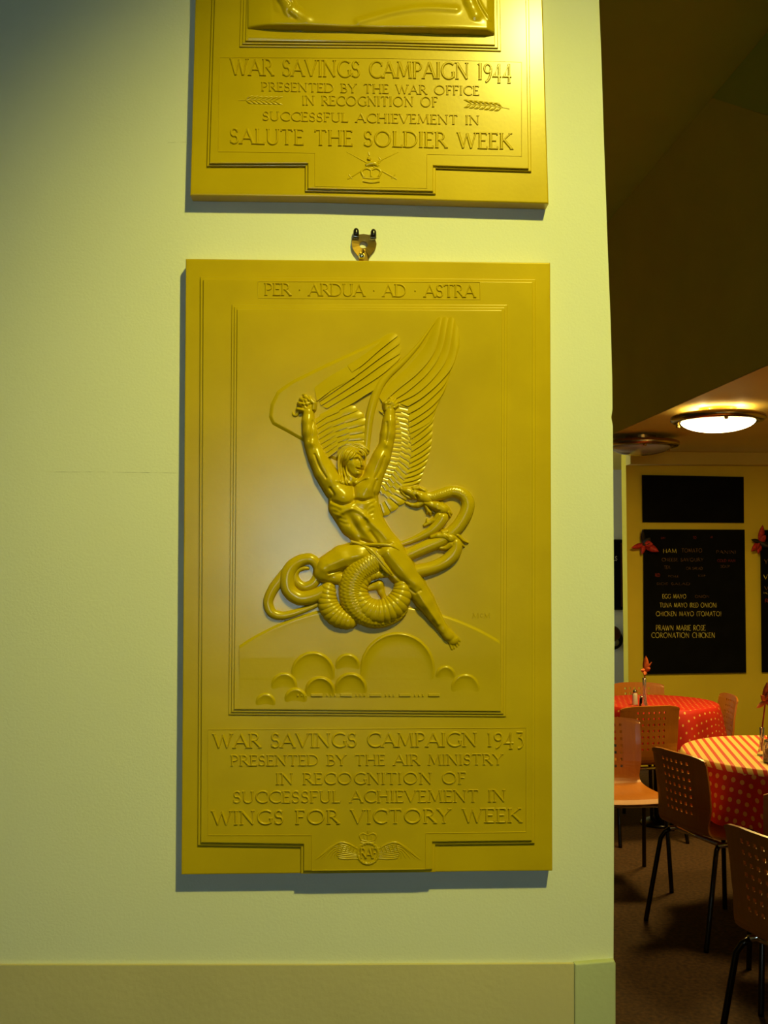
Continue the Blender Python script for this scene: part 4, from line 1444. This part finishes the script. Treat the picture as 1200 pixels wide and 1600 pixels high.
# ---------- upper plaque (1944)
up = empty('wall_plaque', wall_at(578, 306), 'upper ochre relief plaque dated 1944, hung above the small brass bracket', 'plaque')
U0, U1, U2 = .019, .0215, .024
prism('back_slab', [(306, -690), (838, -700), (848, 0), (857.5, 318), (700, 313.5), (500, 307.5), (297, 305), (305, 0)], .0005, U0, M_PLQ, up, bev=2.2)
upan = [(338, -660), (818, -660), (826.5, 0), (830.5, 268), (681, 263), (681, 303), (477, 298.5), (477, 259.5), (323, 259.5), (331, 0)]
prism('raised_panel', upan, U0 - .002, U1, M_PLQ, up, bev=1.2)
prism('raised_panel', shrink(upan, 4.2), U1 - .002, U2, M_PLQ, up, bev=1.2)
upic = [(384, -620), (775, -620), (781.5, 0), (783, 80), (600, 75), (374, 73), (376, 0)]
lvl = U2
for i, h in enumerate([.0255, .0272, .029]):
    prism('picture_step', shrink(upic, 4.6 * i), lvl - .002, h, M_PLQ, up, bev=1.1)
    lvl = h
UREF = .029
outline('text_border', [(343, 90), (600, 91), (815, 97), (815, 244), (667, 241), (667, 294), (492, 291), (492, 239), (341, 237)], up, U2, 1.2, .6)
inscription('inscription', 'WAR SAVINGS CAMPAIGN 1944', 361, 799, 117, 125, 25, 25, up, U2, h=2.0)
inscription('inscription', 'PRESENTED BY THE WAR OFFICE', 409, 748, 142, 149, 13, 14, up, U2, h=1.7, gap=.18, weight=1.1)
inscription('inscription', 'IN RECOGNITION OF', 473, 683, 164, 167, 14, 15, up, U2, h=1.7, gap=.18, weight=1.1)
inscription('inscription', 'SUCCESSFUL ACHIEVEMENT IN', 411, 748, 188, 195, 13.5, 14, up, U2, h=1.7, gap=.18, weight=1.1)
inscription('inscription', 'SALUTE THE SOLDIER WEEK', 360, 799, 224, 233, 23, 24, up, U2, h=2.0, gap=.17)


def sprig(name, x0, y0, x1, y1, parent, ref):
    ls = [[(x0, y0, .9), ((x0 + x1) / 2, (y0 + y1) / 2 - 2, 1), (x1, y1, .8)]]
    for k in range(7):
        f = .18 + k * .12
        x = x0 + (x1 - x0) * f
        y = y0 + (y1 - y0) * f - 1.5
        d = 1 if x1 > x0 else -1
        for s_ in (-1, 1):
            ls.append([(x, y, .8), (x + d * 6, y + s_ * 4.5, 1.9), (x + d * 12, y + s_ * 6, .7)])
    mesh_tubes(name, ls, parent, ref, .9)


sprig('laurel_sprig', 796, 170, 730, 163, up, U2)
sprig('laurel_sprig', 372, 157, 436, 159, up, U2)
em = empty('army_badge', (0, 0, 0))
em.parent = up
em.location = wall_at(580, 265, U2) - up.location
mesh_tubes('crossed_sword', [[(541, 237, .6), (580, 258, 1.2), (620, 280, 1.3)], [(612, 279, 1.1), (617, 273, 1.1)]], em, U2)
mesh_tubes('crossed_sword', [[(622, 238, .6), (580, 258, 1.2), (543, 280, 1.3)], [(545, 273, 1.1), (550, 279, 1.1)]], em, U2)
cr2 = [[(567, 283, 2), (580, 285, 2.2), (593, 283.5, 2)], [(567, 277, 1.6), (580, 279, 1.6), (593, 277.5, 1.6)], [(568, 276, 2), (565, 268, 2.2), (572, 263, 2), (580, 266, 1.8)], [(592, 276, 2), (595, 268, 2.2), (588, 263, 2), (580, 266, 1.8)], [(580, 276, 1.8), (580, 266, 1.8)]]
mesh_tubes('badge_crown', cr2, em, U2)
lion = [[(572, 259, 3), (578, 256, 4), (586, 256, 4), (591, 260, 2.5)], [(576, 250, 3.2), (577, 247, 3.2)], [(577, 243, 1.5), (576, 238, 1.3)], [(590, 256, 1.4), (595, 251, 1.2), (592, 246, 1)], [(572, 259, 1.6), (571, 265, 1.4)], [(588, 259, 1.6), (589, 265, 1.4)]]
mesh_tubes('badge_lion', lion, em, U2)


# ground of the soldier picture: a swelling mound cut off by a sharp hollow, boots standing on it
def mound(X, Y):
    yb = 45.5 + (X - 390) * .026
    H = 8 + 5 * np.exp(-((X - 470) / 90) ** 2) + 7 * np.exp(-((X - 700) / 120) ** 2)
    H = H * np.clip((X - 384) / 40, 0, 1) ** .5 * np.clip((774 - X) / 14, 0, 1) ** .5
    d = yb - Y
    H = np.where(d > 0, H * (1 - np.exp(-d / 1.2)) * (.55 + .45 * np.exp(-d / 60)), d)
    lip = 1.2 * np.exp(-((d + 13) / 3.0) ** 2)
    H = np.where(d < 0, lip - .4 + np.where(d > -3, 0, 0), H)
    hs = [H]
    hs += chain(X, Y, [(444, -60, 18, 8), (446, 2, 13, 9), (455, 22, 12, 8), (480, 36, 11, 5), (506, 40, 7, 3)], .7)
    hs += chain(X, Y, [(430, -20, 9, 5), (436, 18, 8, 5), (450, 34, 8, 4)], .7)
    hs += chain(X, Y, [(722, -30, 10, 8), (733, 10, 10, 8), (742, 30, 11, 7), (757, 40, 8, 5)], .7)
    H = smax(hs, .8)
    H -= groove(X, Y, [(446, 4), (456, 14), (450, 26), (462, 36)], 2, 2)
    H += groove(X, Y, [(560, 40), (610, 26), (660, 19), (712, 21)], 5, 2.0)
    H += groove(X, Y, [(735, -20), (750, 14), (764, 36)], 2.0, 2.2)
    return H


field('picture_relief', 388, -200, 772, 64, 1.6, mound, M_PLQ, up, UREF, sink=.8, cut=.0)

# ================================================================== CAFE
# ---- ceiling lamps


def ceiling_lamp(name, u, v, lit, label):
    c = cf(u, v, LZ - .005)
    e = empty(name, c, label, 'ceiling lamp', None)
    R = .25
    mesh_obj('mounting_plate', *lathe([(.02, 0), (.10, 0), (.10, -.03), (.02, -.032)], 32, c), M_RING, e)
    prof = [(.155, -.030), (R - .02, -.034), (R, -.045), (R + .002, -.062), (R - .012, -.075), (R - .05, -.078), (R - .058, -.07), (R - .05, -.052), (.155, -.044), (.155, -.030)]
    V, Fc = lathe(prof, 64, c)
    Fc = Fc[:-2]
    mesh_obj('ring', V, Fc, M_RING, e, smooth=True)
    r = R - .052
    prof = [(r, -.062)] + [(r * math.cos(a), -.068 - .062 * math.sin(a)) for a in np.linspace(.05, math.pi / 2 - .02, 10)]
    V, Fc = lathe(prof, 48, c)
    mesh_obj('glass_dome', V, Fc[:-2] + [Fc[-1]], M_GLOW if lit else M_OPAL, e, smooth=True)
    for k in range(3):
        a = 2 * math.pi * k / 3 + .4
        p = c + Vector((math.cos(a) * .225, math.sin(a) * .225, -.076))
        mesh_obj('fixing_knob', *lathe([(.002, 0), (.011, -.001), (.011, -.012), (.002, -.014)], 12, p), M_BRASS, e)
    return c


lc = ceiling_lamp('flush_ceiling_lamp', 2.16, 5.5, True, 'lit round opal ceiling lamp with a dark metal ring')
added_lc = ceiling_lamp('flush_ceiling_lamp', 2.24, 4.26, True, 'unseen ceiling lamp added to light the chair fronts, just outside the right frame edge')
spot_free_light('cafe_lamp_light', 'AREA', added_lc + Vector((0, 0, -.138)), CAFE_W * .5, CAFE_COL, .36)  # light of the added, unseen third lamp, brightening the chair fronts
ceiling_lamp('flush_ceiling_lamp', 2.12, 6.74, False, 'unlit round ceiling lamp half hidden by the near wall edge')
spot_free_light('cafe_lamp_light', 'AREA', lc + Vector((0, 0, -.138)), CAFE_W, CAFE_COL, .36)
for k in range(4):
    a = math.pi / 2 * k + .7
    spot_free_light('cafe_lamp_uplight', 'POINT', lc + Vector((math.cos(a) * .14, math.sin(a) * .14, -.018)), .6, (1.0, .80, .35), .008)

# ---- blackboards and writing
M_FRAMEBLACK = mat('black_board_frame', (0.006, 0.005, 0.004), .7, spec=.2)


def back_poly(name, poly, h0, h1, m, parent=None, at=back_at):
    n = len(poly)
    V = [at(x, y, h0) for x, y in poly] + [at(x, y, h1) for x, y in poly]
    Fc = [tuple(range(n)), tuple(range(n, 2 * n))] + [(i, (i + 1) % n, n + (i + 1) % n, n + i) for i in range(n)]
    return fix_normals(mesh_obj(name, V, Fc, m, parent))


def board(label, poly):
    c = back_at(sum(p[0] for p in poly) / 4, poly[2][1], .02)
    e = empty('blackboard', c, label, 'blackboard')
    back_poly('slate_panel', poly, .002, .016, M_BOARD, e)
    q = shrink(poly, 1.1)
    P0 = poly
    # thin frame of four rails
    area = sum(P0[i][0] * P0[(i + 1) % 4][1] - P0[(i + 1) % 4][0] * P0[i][1] for i in range(4))
    if area < 0:
        P0 = P0[::-1]
    for i in range(4):
        j = (i + 1) % 4
        back_poly('frame_rail', [P0[i], P0[j], q[j], q[i]], .002, .022, M_FRAMEBLACK, e)
    return e


def chalk(name, txt, xl, xr, yb, cap, m, parent, slope=0.0, weight=.9, gap=.16):
    st, W_ = text_strokes(txt, gap, serif=False)
    rr = random.Random(hash(len(txt)) + int(xl))
    st = [([(a + rr.uniform(-.02, .02), b + rr.uniform(-.04, .04)) for a, b in p], t * cap * weight) for p, t in st]
    V, Fc = strokes_mesh(st, lambda x, y: (xl + (xr - xl) * x / W_, yb + slope * x / W_ - y * cap), [(-1, 0), (1, 0)])
    Fc = [f for f in Fc if len(f) == 4]
    V = [back_at(v[0], v[1], .0172) for v in V]
    return mesh_obj(name, V, Fc, m, parent)


board('small dark blackboard mounted above the menu board', [(1003, 742), (1162, 745), (1162.5, 817), (1004, 816)])
b1 = board('large blackboard menu with rows of yellow chalk writing', [(1005, 827), (1163.5, 827.5), (1166, 1051), (1006, 1053.5)])
b2 = board('blackboard at the right edge beside the chalk menu board', [(1187.5, 828), (1347, 829), (1350, 1050), (1190, 1050.5)])
for t, xl, xr, yb, cap, m in [
    ('HAM', 1036, 1057, 864, 6.5, M_CHALK), ('TOMATO', 1065, 1097, 863, 6, M_CHALK2), ('PANINI', 1119, 1150, 865, 5, M_CHALK2),
    ('CHEESE SAVOURY', 1034, 1099, 877, 5, M_CHALK2), ('COLD HAM', 1121, 1149, 878, 4, M_CHALKR), ('TEA', 1038, 1047, 889, 5, M_CHALK2), ('OR SALAD', 1072, 1098, 890, 4, M_CHALK2), ('SOUP', 1126, 1140, 887, 4, M_CHALK2),
    ('RED', 1024, 1031, 901, 5, M_CHALKR), ('PICKLE', 1044, 1060, 902, 3, M_CHALK2), ('SOUP', 1091, 1102, 901, 3, M_CHALK2), ('SIDE SALAD', 1026, 1078, 914, 3.5, M_CHALK2),
    ('EGG MAYO', 1035, 1072, 935, 6.5, M_CHALK), ('ONION', 1086, 1108, 934, 4, M_CHALK2),
    ('TUNA MAYO (RED ONION)', 1031, 1120, 949, 7, M_CHALK), ('CHICKEN MAYO (TOMATO)', 1025, 1127, 962.5, 7, M_CHALK),
    ('PRAWN MARIE ROSE', 1025, 1102, 985, 8, M_CHALK), ('CORONATION CHICKEN', 1018, 1117, 996.5, 8, M_CHALK),
    ('TO', 1083, 1088, 842, 4, M_CHALKR), ('DAY', 1033, 1040, 842, 3, M_CHALKR), ('AT', 1110, 1114, 841, 3, M_CHALKR)]:
    chalk('chalk_writing', t, xl, xr, yb, cap, m, b1, weight=.72)
for t, xl, xr, yb, cap, m in [('Y', 1194, 1200, 881, 7, M_CHALK2), ('VEGETABLE', 1193, 1250, 905, 7, M_CHALK), ('WELSH', 1194, 1240, 922, 6, M_CHALK2), ('KETCHUP', 1193, 1245, 928, 3, M_CHALK), ('RAREBIT', 1195, 1240, 942, 6, M_CHALKR)]:
    chalk('chalk_writing', t, xl, xr, yb, cap, m, b2, weight=1.0)


# ---- red leaf decorations
def leaf_mesh(c, d, n_, L, W_, curl=.3):
    """pointed leaf from c along d (world), facing n_"""
    d = Vector(d).normalized()
    n_ = Vector(n_).normalized()
    sd = d.cross(n_).normalized()
    V, Fc = [], []
    K = 6
    for i in range(K + 1):
        t = i / K
        w_ = W_ * math.sin(math.pi * min(1, t * .92 + .08)) ** .8 * (1 - t * .25) if i < K else .0005
        p = Vector(c) + d * L * t + n_ * (curl * L * t * t * .3)
        V += [p - sd * w_ + n_ * w_ * .35, p - n_ * .002, p + sd * w_ + n_ * w_ * .35, p + n_ * .003]
    for i in range(K):
        for j in range(4):
            Fc.append((4 * i + j, 4 * i + (j + 1) % 4, 4 * i + 4 + (j + 1) % 4, 4 * i + 4 + j))
    return V, Fc


def leaf_bunch(name, px, py, leaves, label, group=None, depth=.045):
    c = back_at(px, py, depth)
    e = empty(name, c, label, 'decoration', group)
    for (tx, ty, w_, m) in leaves:
        tp = back_at(tx, ty, depth + .02)
        d = tp - c
        v, f = leaf_mesh(c, d, -CD, d.length, w_ * 7.6 / F, .2)
        mesh_obj('leaf', v, f, m, e, smooth=True)
    mesh_obj('leaf_boss', *lathe([(.001, -.012), (.014, -.006), (.014, .006), (.001, .012)], 10, c), M_DARKLEAF, e)
    return e


leaf_bunch('leaf_decoration', 1006, 851, [(986, 856, 5, M_REDLEAF), (1003, 866, 4.5, M_REDLEAF), (1029, 862, 7, M_REDLEAF), (1016, 840, 6, M_DARKLEAF), (1003, 827, 4, M_DARKLEAF), (1020, 850, 7, M_REDLEAF)], 'red and dark leaf ornament at the top left corner of the chalk menu board')
leaf_bunch('leaf_decoration', 1187, 847, [(1191, 820, 6, M_REDLEAF), (1173, 843, 4, M_DARKLEAF), (1173, 862, 6, M_REDLEAF), (1196, 836, 6, M_REDLEAF), (1184, 866, 5, M_REDLEAF), (1202, 855, 6, M_DARKLEAF)], 'red leaf ornament between the chalk menu board and the right blackboard')


# ---- white recess wall: framed menu and hanging hat
def rec_at(px, py, out=0.0):
    return on_plane(px, py, wp0 - CD * out, CD)


fe = empty('framed_notice', rec_at(950, 953, .02), 'narrow black framed notice on the pale recess wall', 'picture frame')
back_poly('notice_panel', [(926, 845), (973, 844), (974.5, 951), (926, 952)], .003, .018, M_BOARD, fe, rec_at)
for pl_ in ([(924, 843), (975, 843), (973, 845.5), (926, 845.5)], [(973, 843), (975.5, 843), (976.5, 953), (974, 953)], [(924, 950.5), (974, 950.5), (976, 953), (924, 953)], [(924, 843), (926, 843), (926, 953), (924, 953)]):
    back_poly('frame_rail', pl_, .003, .028, M_FRAMEBLACK, fe, rec_at)
back_poly('frame_slip', [(970, 848), (971.2, 848), (972, 948), (970.8, 948)], .018, .021, M_REDFRAME, fe, rec_at)
st, W_ = text_strokes('SPECIALS', .2, serif=False)
V, Fc = strokes_mesh([(p, t * 5) for p, t in st], lambda x, y: (934 + 30 * x / W_, 876 - y * 7), [(-1, 0), (1, 0)])
mesh_obj('chalk_writing', [rec_at(v[0], v[1], .0195) for v in V], [f for f in Fc if len(f) == 4], M_SALT, fe)
hc = rec_at(962, 1000, .10)
he = empty('hanging_hat', hc, 'black rounded hat shape hanging on the pale recess wall beside the near wall edge', 'hat')


def lathe_y(profile, n, c):
    V, Fc = lathe(profile, n, (0, 0, 0))
    return [Vector(c) + CR * v[0] + Vector((0, 0, v[1])) - CD * v[2] for v in V], Fc


mesh_obj('brim', *lathe_y([(.01, -.08), (.085, -.078), (.092, -.07), (.085, -.062), (.01, -.06)], 28, hc + CR * -.005), M_BLACKFELT, he, smooth=True)
mesh_obj('crown', *lathe_y([(.07, -.065), (.07, -.02), (.062, .02), (.04, .045), (.005, .05)], 28, hc + Vector((0, 0, .055)) - CR * .02), M_REDFRAME, he, smooth=True)
mesh_obj('band', *lathe_y([(.02, -.056), (.032, -.056), (.034, -.05), (.005, -.045)], 20, hc + Vector((0, 0, -.025)) + CR * .012), M_OPAL, he, smooth=True)


# ---- chairs
def chair_profile():
    """(depth y, height z): seat front to top of the back"""
    pts = [(-.20, .425), (-.185, .440), (-.10, .448), (.05, .440), (.13, .442), (.172, .456), (.194, .49), (.205, .54), (.211, .60), (.217, .67), (.228, .74), (.238, .80)]
    return catmull([(a, b) for a, b in pts], 60)


def make_chair(name, label):
    e = empty(name, (0, 0, 0), label, 'chair', 'perforated plywood cafe chairs')
    prof = chair_profile()
    s = np.concatenate([[0], np.cumsum(np.linalg.norm(np.diff(prof, axis=0), axis=1))])
    tot = s[-1]

    def at(sv):
        return np.interp(sv, s, prof[:, 0]), np.interp(sv, s, prof[:, 1])
    # across and along grid lines so that the holes are clean cells
    nh, hw, pitch = 6, .0145, .036
    xs = [-.2, -.192, -.17]
    for k in range(nh):
        c = (k - (nh - 1) / 2) * pitch
        xs += [c - hw / 2, c + hw / 2]
    xs += [-.13 + .0, .17, .192, .2]
    xs = sorted(set(round(x, 5) for x in xs))
    split = .375
    sback = [split + d for d in (0, .02, .04, .06)]
    rows = 7
    r0 = split + .105
    for k in range(rows):
        c = r0 + k * pitch
        sback += [c - hw / 2, c + hw / 2]
    last = r0 + (rows - 1) * pitch
    sback += list(np.linspace(last + .03, tot, 4))
    sback = sorted(sback)
    sseat = list(np.linspace(0, split, 14))

    def shell(nm, sl, holes):
        V, Fc = [], []
        nx = len(xs)
        for sv in sl:
            y, z = at(sv)
            isb = np.clip((sv - .40) / .1, 0, 1)
            wsc = .93 - .07 * np.exp(-((sv - .42) / .07) ** 2)
            if sv < .04:
                wsc *= .95 + .05 * (sv / .04)
            for x in xs:
                q = x / .2
                dy = -(q * q) * .028 * isb          # wrap forwards at the sides
                dz = (1 - isb) * (q * q) * .006
                tz = -.018 * (abs(q) ** 5) if sv > tot - .012 else 0
                V.append((x * wsc, y + dy, z + dz + tz))
        for i in range(len(sl) - 1):
            for j in range(nx - 1):
                cx = (xs[j] + xs[j + 1]) / 2
                cs = (sl[i] + sl[i + 1]) / 2
                hx = any(abs(cx - (k - (nh - 1) / 2) * pitch) < .002 for k in range(nh)) and (xs[j + 1] - xs[j]) < .016
                hs_ = any(abs(cs - (r0 + k * pitch)) < .002 for k in range(rows)) and (sl[i + 1] - sl[i]) < .016
                if holes and hx and hs_:
                    continue
                Fc.append((i * nx + j, i * nx + j + 1, (i + 1) * nx + j + 1, (i + 1) * nx + j))
        P_ = np.array([tuple(v) for v in V]).reshape(len(sl), nx, 3)
        Nn = np.cross(np.gradient(P_, axis=1), np.gradient(P_, axis=0))
        Nn /= np.linalg.norm(Nn, axis=2)[..., None]
        B_ = (P_ + Nn * .010).reshape(-1, 3)
        nv = len(V)
        cnt = {}
        for f in Fc:
            for k in range(4):
                a, b = f[k], f[(k + 1) % 4]
                cnt[(min(a, b), max(a, b))] = cnt.get((min(a, b), max(a, b)), 0) + 1
        F2 = list(Fc) + [tuple(q + nv for q in f[::-1]) for f in Fc]
        F2 += [(a, b, b + nv, a + nv) for (a, b), c in cnt.items() if c == 1]
        o = mesh_obj(nm, P_.reshape(-1, 3).tolist() + B_.tolist(), F2, M_BEECH, e)
        bm = bmesh.new()
        bm.from_mesh(o.data)
        bmesh.ops.delete(bm, geom=[v for v in bm.verts if not v.link_faces], context='VERTS')
        bmesh.ops.recalc_face_normals(bm, faces=bm.faces)
        bm.to_mesh(o.data)
        bm.free()
        return o
    shell('seat', sseat, False)
    shell('backrest', sback, True)
    r = .011
    for sx in (-1, 1):
        # front leg continues as side rail of the frame
        mesh_obj('leg', *tube([(sx * .165, -.165, .415), (sx * .178, -.18, .395), (sx * .19, -.19, .36), (sx * .205, -.205, .01), (sx * .205, -.205, 0)], r, 10), M_DARKMETAL, e, smooth=True)
        mesh_obj('leg', *tube([(sx * .165, .13, .415), (sx * .178, .15, .400), (sx * .19, .165, .37), (sx * .21, .235, .01), (sx * .21, .236, 0)], r, 10), M_DARKMETAL, e, smooth=True)
        mesh_obj('side_rail', *tube([(sx * .165, -.17, .418), (sx * .165, .135, .418)], r, 10), M_CHROME, e, smooth=True)
    mesh_obj('cross_rail', *tube([(-.168, -.15, .416), (.168, -.15, .416)], r, 10), M_CHROME, e, smooth=True)
    mesh_obj('cross_rail', *tube([(-.168, .10, .416), (.168, .10, .416)], r, 10), M_CHROME, e, smooth=True)
    return e


def dup(root, loc, rotz, label):
    r = root.copy()
    COL.objects.link(r)
    r.location = loc
    r.rotation_euler = (0, 0, rotz)
    r['label'] = label
    for ch in list(root.children):
        c = ch.copy()
        COL.objects.link(c)
        c.parent = r
    return r


proto = make_chair('cafe_chair', 'x')


def ground(px, py, z):
    d = ray(px, py)
    return EYE + d * ((z - EYE.z) / d.z)


chairs = [
    # back left-top corner px, back right-top corner px (as seen), facing sign, label
    ('C', (1010, 1163), (1095, 1186), 'dark-backed perforated plywood chair at the striped table, its chrome-railed seat facing right'),
    ('D', (1125, 1283), (1248, 1326), 'nearest perforated chair cut off by the bottom right corner of the frame'),
    ('B', (970, 1105), (1068, 1102), 'perforated plywood chair seen from behind in front of the red dotted tablecloth'),
]


def place_from_back(pl_, pr_, zt=.76):
    """both top corners of the backrest as seen from behind (left, right) -> location, rotation"""
    a = ground(*pl_, zt)
    b = ground(*pr_, zt)
    m_ = (a + b) / 2
    d = (b - a)
    d.z = 0
    d.normalize()
    rot = math.atan2(d.y, d.x) + math.pi     # chair +x points from right to left when seen from behind
    # local: backrest top is at y=+.245 ; facing direction local -y
    off = Matrix.Rotation(rot, 3, 'Z') @ Vector((0, .235 * .95, 0))
    loc = Vector((m_.x, m_.y, 0)) - off
    return loc, rot


first = True
for k, pa, pb, lab in chairs:
    loc, rot = place_from_back(pa, pb)
    if first:
        proto.location = loc
        proto.rotation_euler = (0, 0, rot)
        proto['label'] = lab
        proto.scale = (.95, .95, .95)
        first = False
    else:
        dup(proto, loc, rot, lab)


def at_floor(px, depth):
    return Vector(((px - 600) / F * depth, depth, 0))


dup(proto, at_floor(961, 5.14), math.radians(4), 'pale beech perforated chair facing forward, half hidden behind the near wall edge')
dup(proto, Vector((1.68, 6.70, 0)), math.radians(1), 'farthest perforated chair behind the red table, below the chalk menu board')
dup(proto, Vector((1.875, 6.27, 0)), math.radians(-92), 'perforated chair seen edge-on at the right side of the red table')
loc, rot = place_from_back((1187, 1237), (1374, 1246))
dup(proto, loc, rot, 'chair showing only the dark left edge of its backrest at the frame edge')


# ---- tables with cloths
def table(name, u, R, drop, label, clabel, stripes, seed, seam_rot=0.0):
    e = empty(name, u, label, 'table')
    mesh_obj('table_top', *lathe([(.01, .688), (R - .01, .688), (R, .695), (R, .711), (R - .008, .717), (.01, .718)], 48, u), M_BEECH, e)
    mesh_obj('pedestal', *lathe([(.03, .02), (.028, .06), (.025, .675), (.06, .687)], 20, u), M_DARKMETAL, e, smooth=True)
    mesh_obj('foot_plate', *lathe([(.005, 0), (.11, 0), (.11, .012), (.10, .02), (.03, .05)], 32, u), M_DARKMETAL, e, smooth=True)
    rr = np.random.default_rng(seed)
    ph = rr.uniform(0, 6.28, 5)
    nA = 160
    rings = [0, .25, .5, .75, .93, .985, 1.0]
    V, UVs, Fc, fm = [], [], [], []
    rotm = math.radians(-10)
    for q in rings:
        for k in range(nA):
            a = 2 * math.pi * k / nA
            z = .7205 if q < .99 else .717
            V.append((u[0] + (R + .003) * q * math.cos(a), u[1] + (R + .003) * q * math.sin(a), z))
    nd = 12
    for i in range(1, nd + 1):
        t = i / nd
        for k in range(nA):
            a = 2 * math.pi * k / nA
            fold = math.sin(a * 9 + ph[0]) * .5 + math.sin(a * 14 + ph[1]) * .35 + math.sin(a * 5 + ph[2]) * .3
            rad = R + .006 + .012 * math.sin(min(1, t * 3) * math.pi / 2) + (.022 + .03 * fold) * t ** 1.2
            dl = drop * (1 + .20 * math.cos(4 * (a - seam_rot)) ** 3 + .03 * math.sin(a * 7 + ph[3]))
            V.append((u[0] + rad * math.cos(a), u[1] + rad * math.sin(a), .715 - dl * t))
    nr = len(rings) + nd
    for i in range(nr):
        for k in range(nA):
            a = 2 * math.pi * k / nA
            if i < len(rings):
                q = rings[i] * R
            else:
                q = R + drop * (i - len(rings) + 1) / nd
            # flat cloth coordinates, so that the print runs over the edge
            UVs.append((q * math.cos(a - rotm), q * math.sin(a - rotm)))
    for i in range(nr - 1):
        for k in range(nA):
            k2 = (k + 1) % nA
            Fc.append((i * nA + k, i * nA + k2, (i + 1) * nA + k2, (i + 1) * nA + k))
            fm.append(1 if (stripes and i < len(rings)) else 0)
    c = mesh_obj('tablecloth', V, Fc, None, None, smooth=True, uvs=UVs, mats=[M_DOTS if stripes else M_DOTS2, M_STRIPE], fmat=fm)
    tag(c, clabel, 'tablecloth')
    return e


T1 = Vector((1.635, 6.24, 0))
T2 = Vector((1.78, 4.59, 0))
table('round_table', T1, .35, .22, 'small round table under the plain red dotted cloth, nearer the back wall', 'red tablecloth with tiny pale dots on the far round table', False, 3)
table('round_table', T2, .455, .235, 'round table under the striped and dotted cloth at the right frame edge', 'red and yellow cloth, striped top and large-dotted drop, on the right table', True, 5, math.radians(65))

# ---- things on the tables
ZT = .7212


def ground_t(px, py):
    return ground(px, py, ZT)


def shaker(name, p, label, m, h=.075):
    e = empty(name, p, label, 'shaker')
    mesh_obj('body', *lathe([(.002, 0), (.016, 0), (.017, .004), (.014, h * .7), (.012, h * .78)], 20, p), m, e, smooth=True)
    mesh_obj('cap', *lathe([(.0125, h * .78), (.0135, h * .82), (.012, h * .95), (.004, h)], 20, p), M_CHROME, e, smooth=True)


def stand(p, dx=0.0):
    return p


s1 = Vector(at_floor(989, 6.10)) + Vector((0, 0, ZT))
shaker('salt_shaker', s1, 'white salt shaker standing on the far red table', M_SALT, .09)
s2 = Vector(at_floor(1000, 6.06)) + Vector((0, 0, ZT))
shaker('pepper_shaker', s2, 'small dark pepper shaker between the salt shaker and the flower vase', M_DARKMETAL, .06)


def flower_vase(p, label, tops, vh, tip, m):
    e = empty('flower_vase', p, label, 'vase')
    mesh_obj('vase', *lathe([(.002, 0), (.022, 0), (.022, .004), (.014, .03), (.009, vh * .6), (.011, vh), (.009, vh), (.007, vh * .6), (.004, .02)], 20, p), M_GLASS, e, smooth=True)
    mesh_obj('stem', *tube([p + Vector((0, 0, .02)), p + Vector((.002, 0, vh)), tip], .0035, 8), M_REDLEAF, e, smooth=True)
    for (dx, dz, w_) in tops:
        v, f = leaf_mesh(tip, (dx, -.02, dz), (0, -1, 0), math.hypot(dx, dz), w_, .1)
        mesh_obj('petal', v, f, m, e, smooth=True)
    return e


p1 = Vector(at_floor(1004, 6.0)) + Vector((0, 0, ZT))
tip1 = EYE + ray(1008, 1048) * (6.0 / ray(1008, 1048).y)
flower_vase(p1, 'slim glass vase with one orange-red flower in front of the chalk menu board', [(.0, .09, .02), (-.035, .005, .014), (.03, .02, .014), (.035, .055, .008), (-.01, -.03, .015)], .17, tip1, M_ORLEAF)
p2 = Vector(at_floor(1203, 4.36)) + Vector((0, 0, ZT))
p2b = Vector(at_floor(1189, 4.48)) + Vector((0, 0, ZT))
e = empty('glass_jar', p2, 'ribbed glass jar on the striped table at the right frame edge', 'jar')
mesh_obj('jar_body', *lathe([(.002, 0), (.040, 0), (.044, .006), (.044, .07), (.038, .082), (.038, .09), (.034, .09), (.034, .08), (.040, .068), (.040, .01), (.002, .006)], 28, p2), M_GLASS, e, smooth=True)
mesh_obj('jar_contents', *lathe([(.002, .008), (.036, .008), (.037, .05), (.002, .052)], 24, p2), M_REDFRAME, e, smooth=True)
for k in range(7):
    a = k * .9
    q = p2 + Vector((math.cos(a) * .02, math.sin(a) * .02, .05))
    mesh_obj('sachet', *box(q, (.012, .002, 0), (-.0008, .003, 0), (.004 * math.cos(a), .002, .055 + .006 * math.sin(a * 3))), M_ORLEAF if k % 2 else M_BEECH, e)
tip2 = EYE + ray(1196, 1095) * (4.50 / ray(1196, 1095).y)
flower_vase(p2b + Vector((.0, .03, 0)), 'slim vase with a tall orange ribboned flower behind the glass jar', [(.0, .085, .02), (-.05, -.03, .012), (.02, .05, .016), (-.03, .03, .014), (.03, -.02, .014)], .12, tip2, M_ORLEAF)
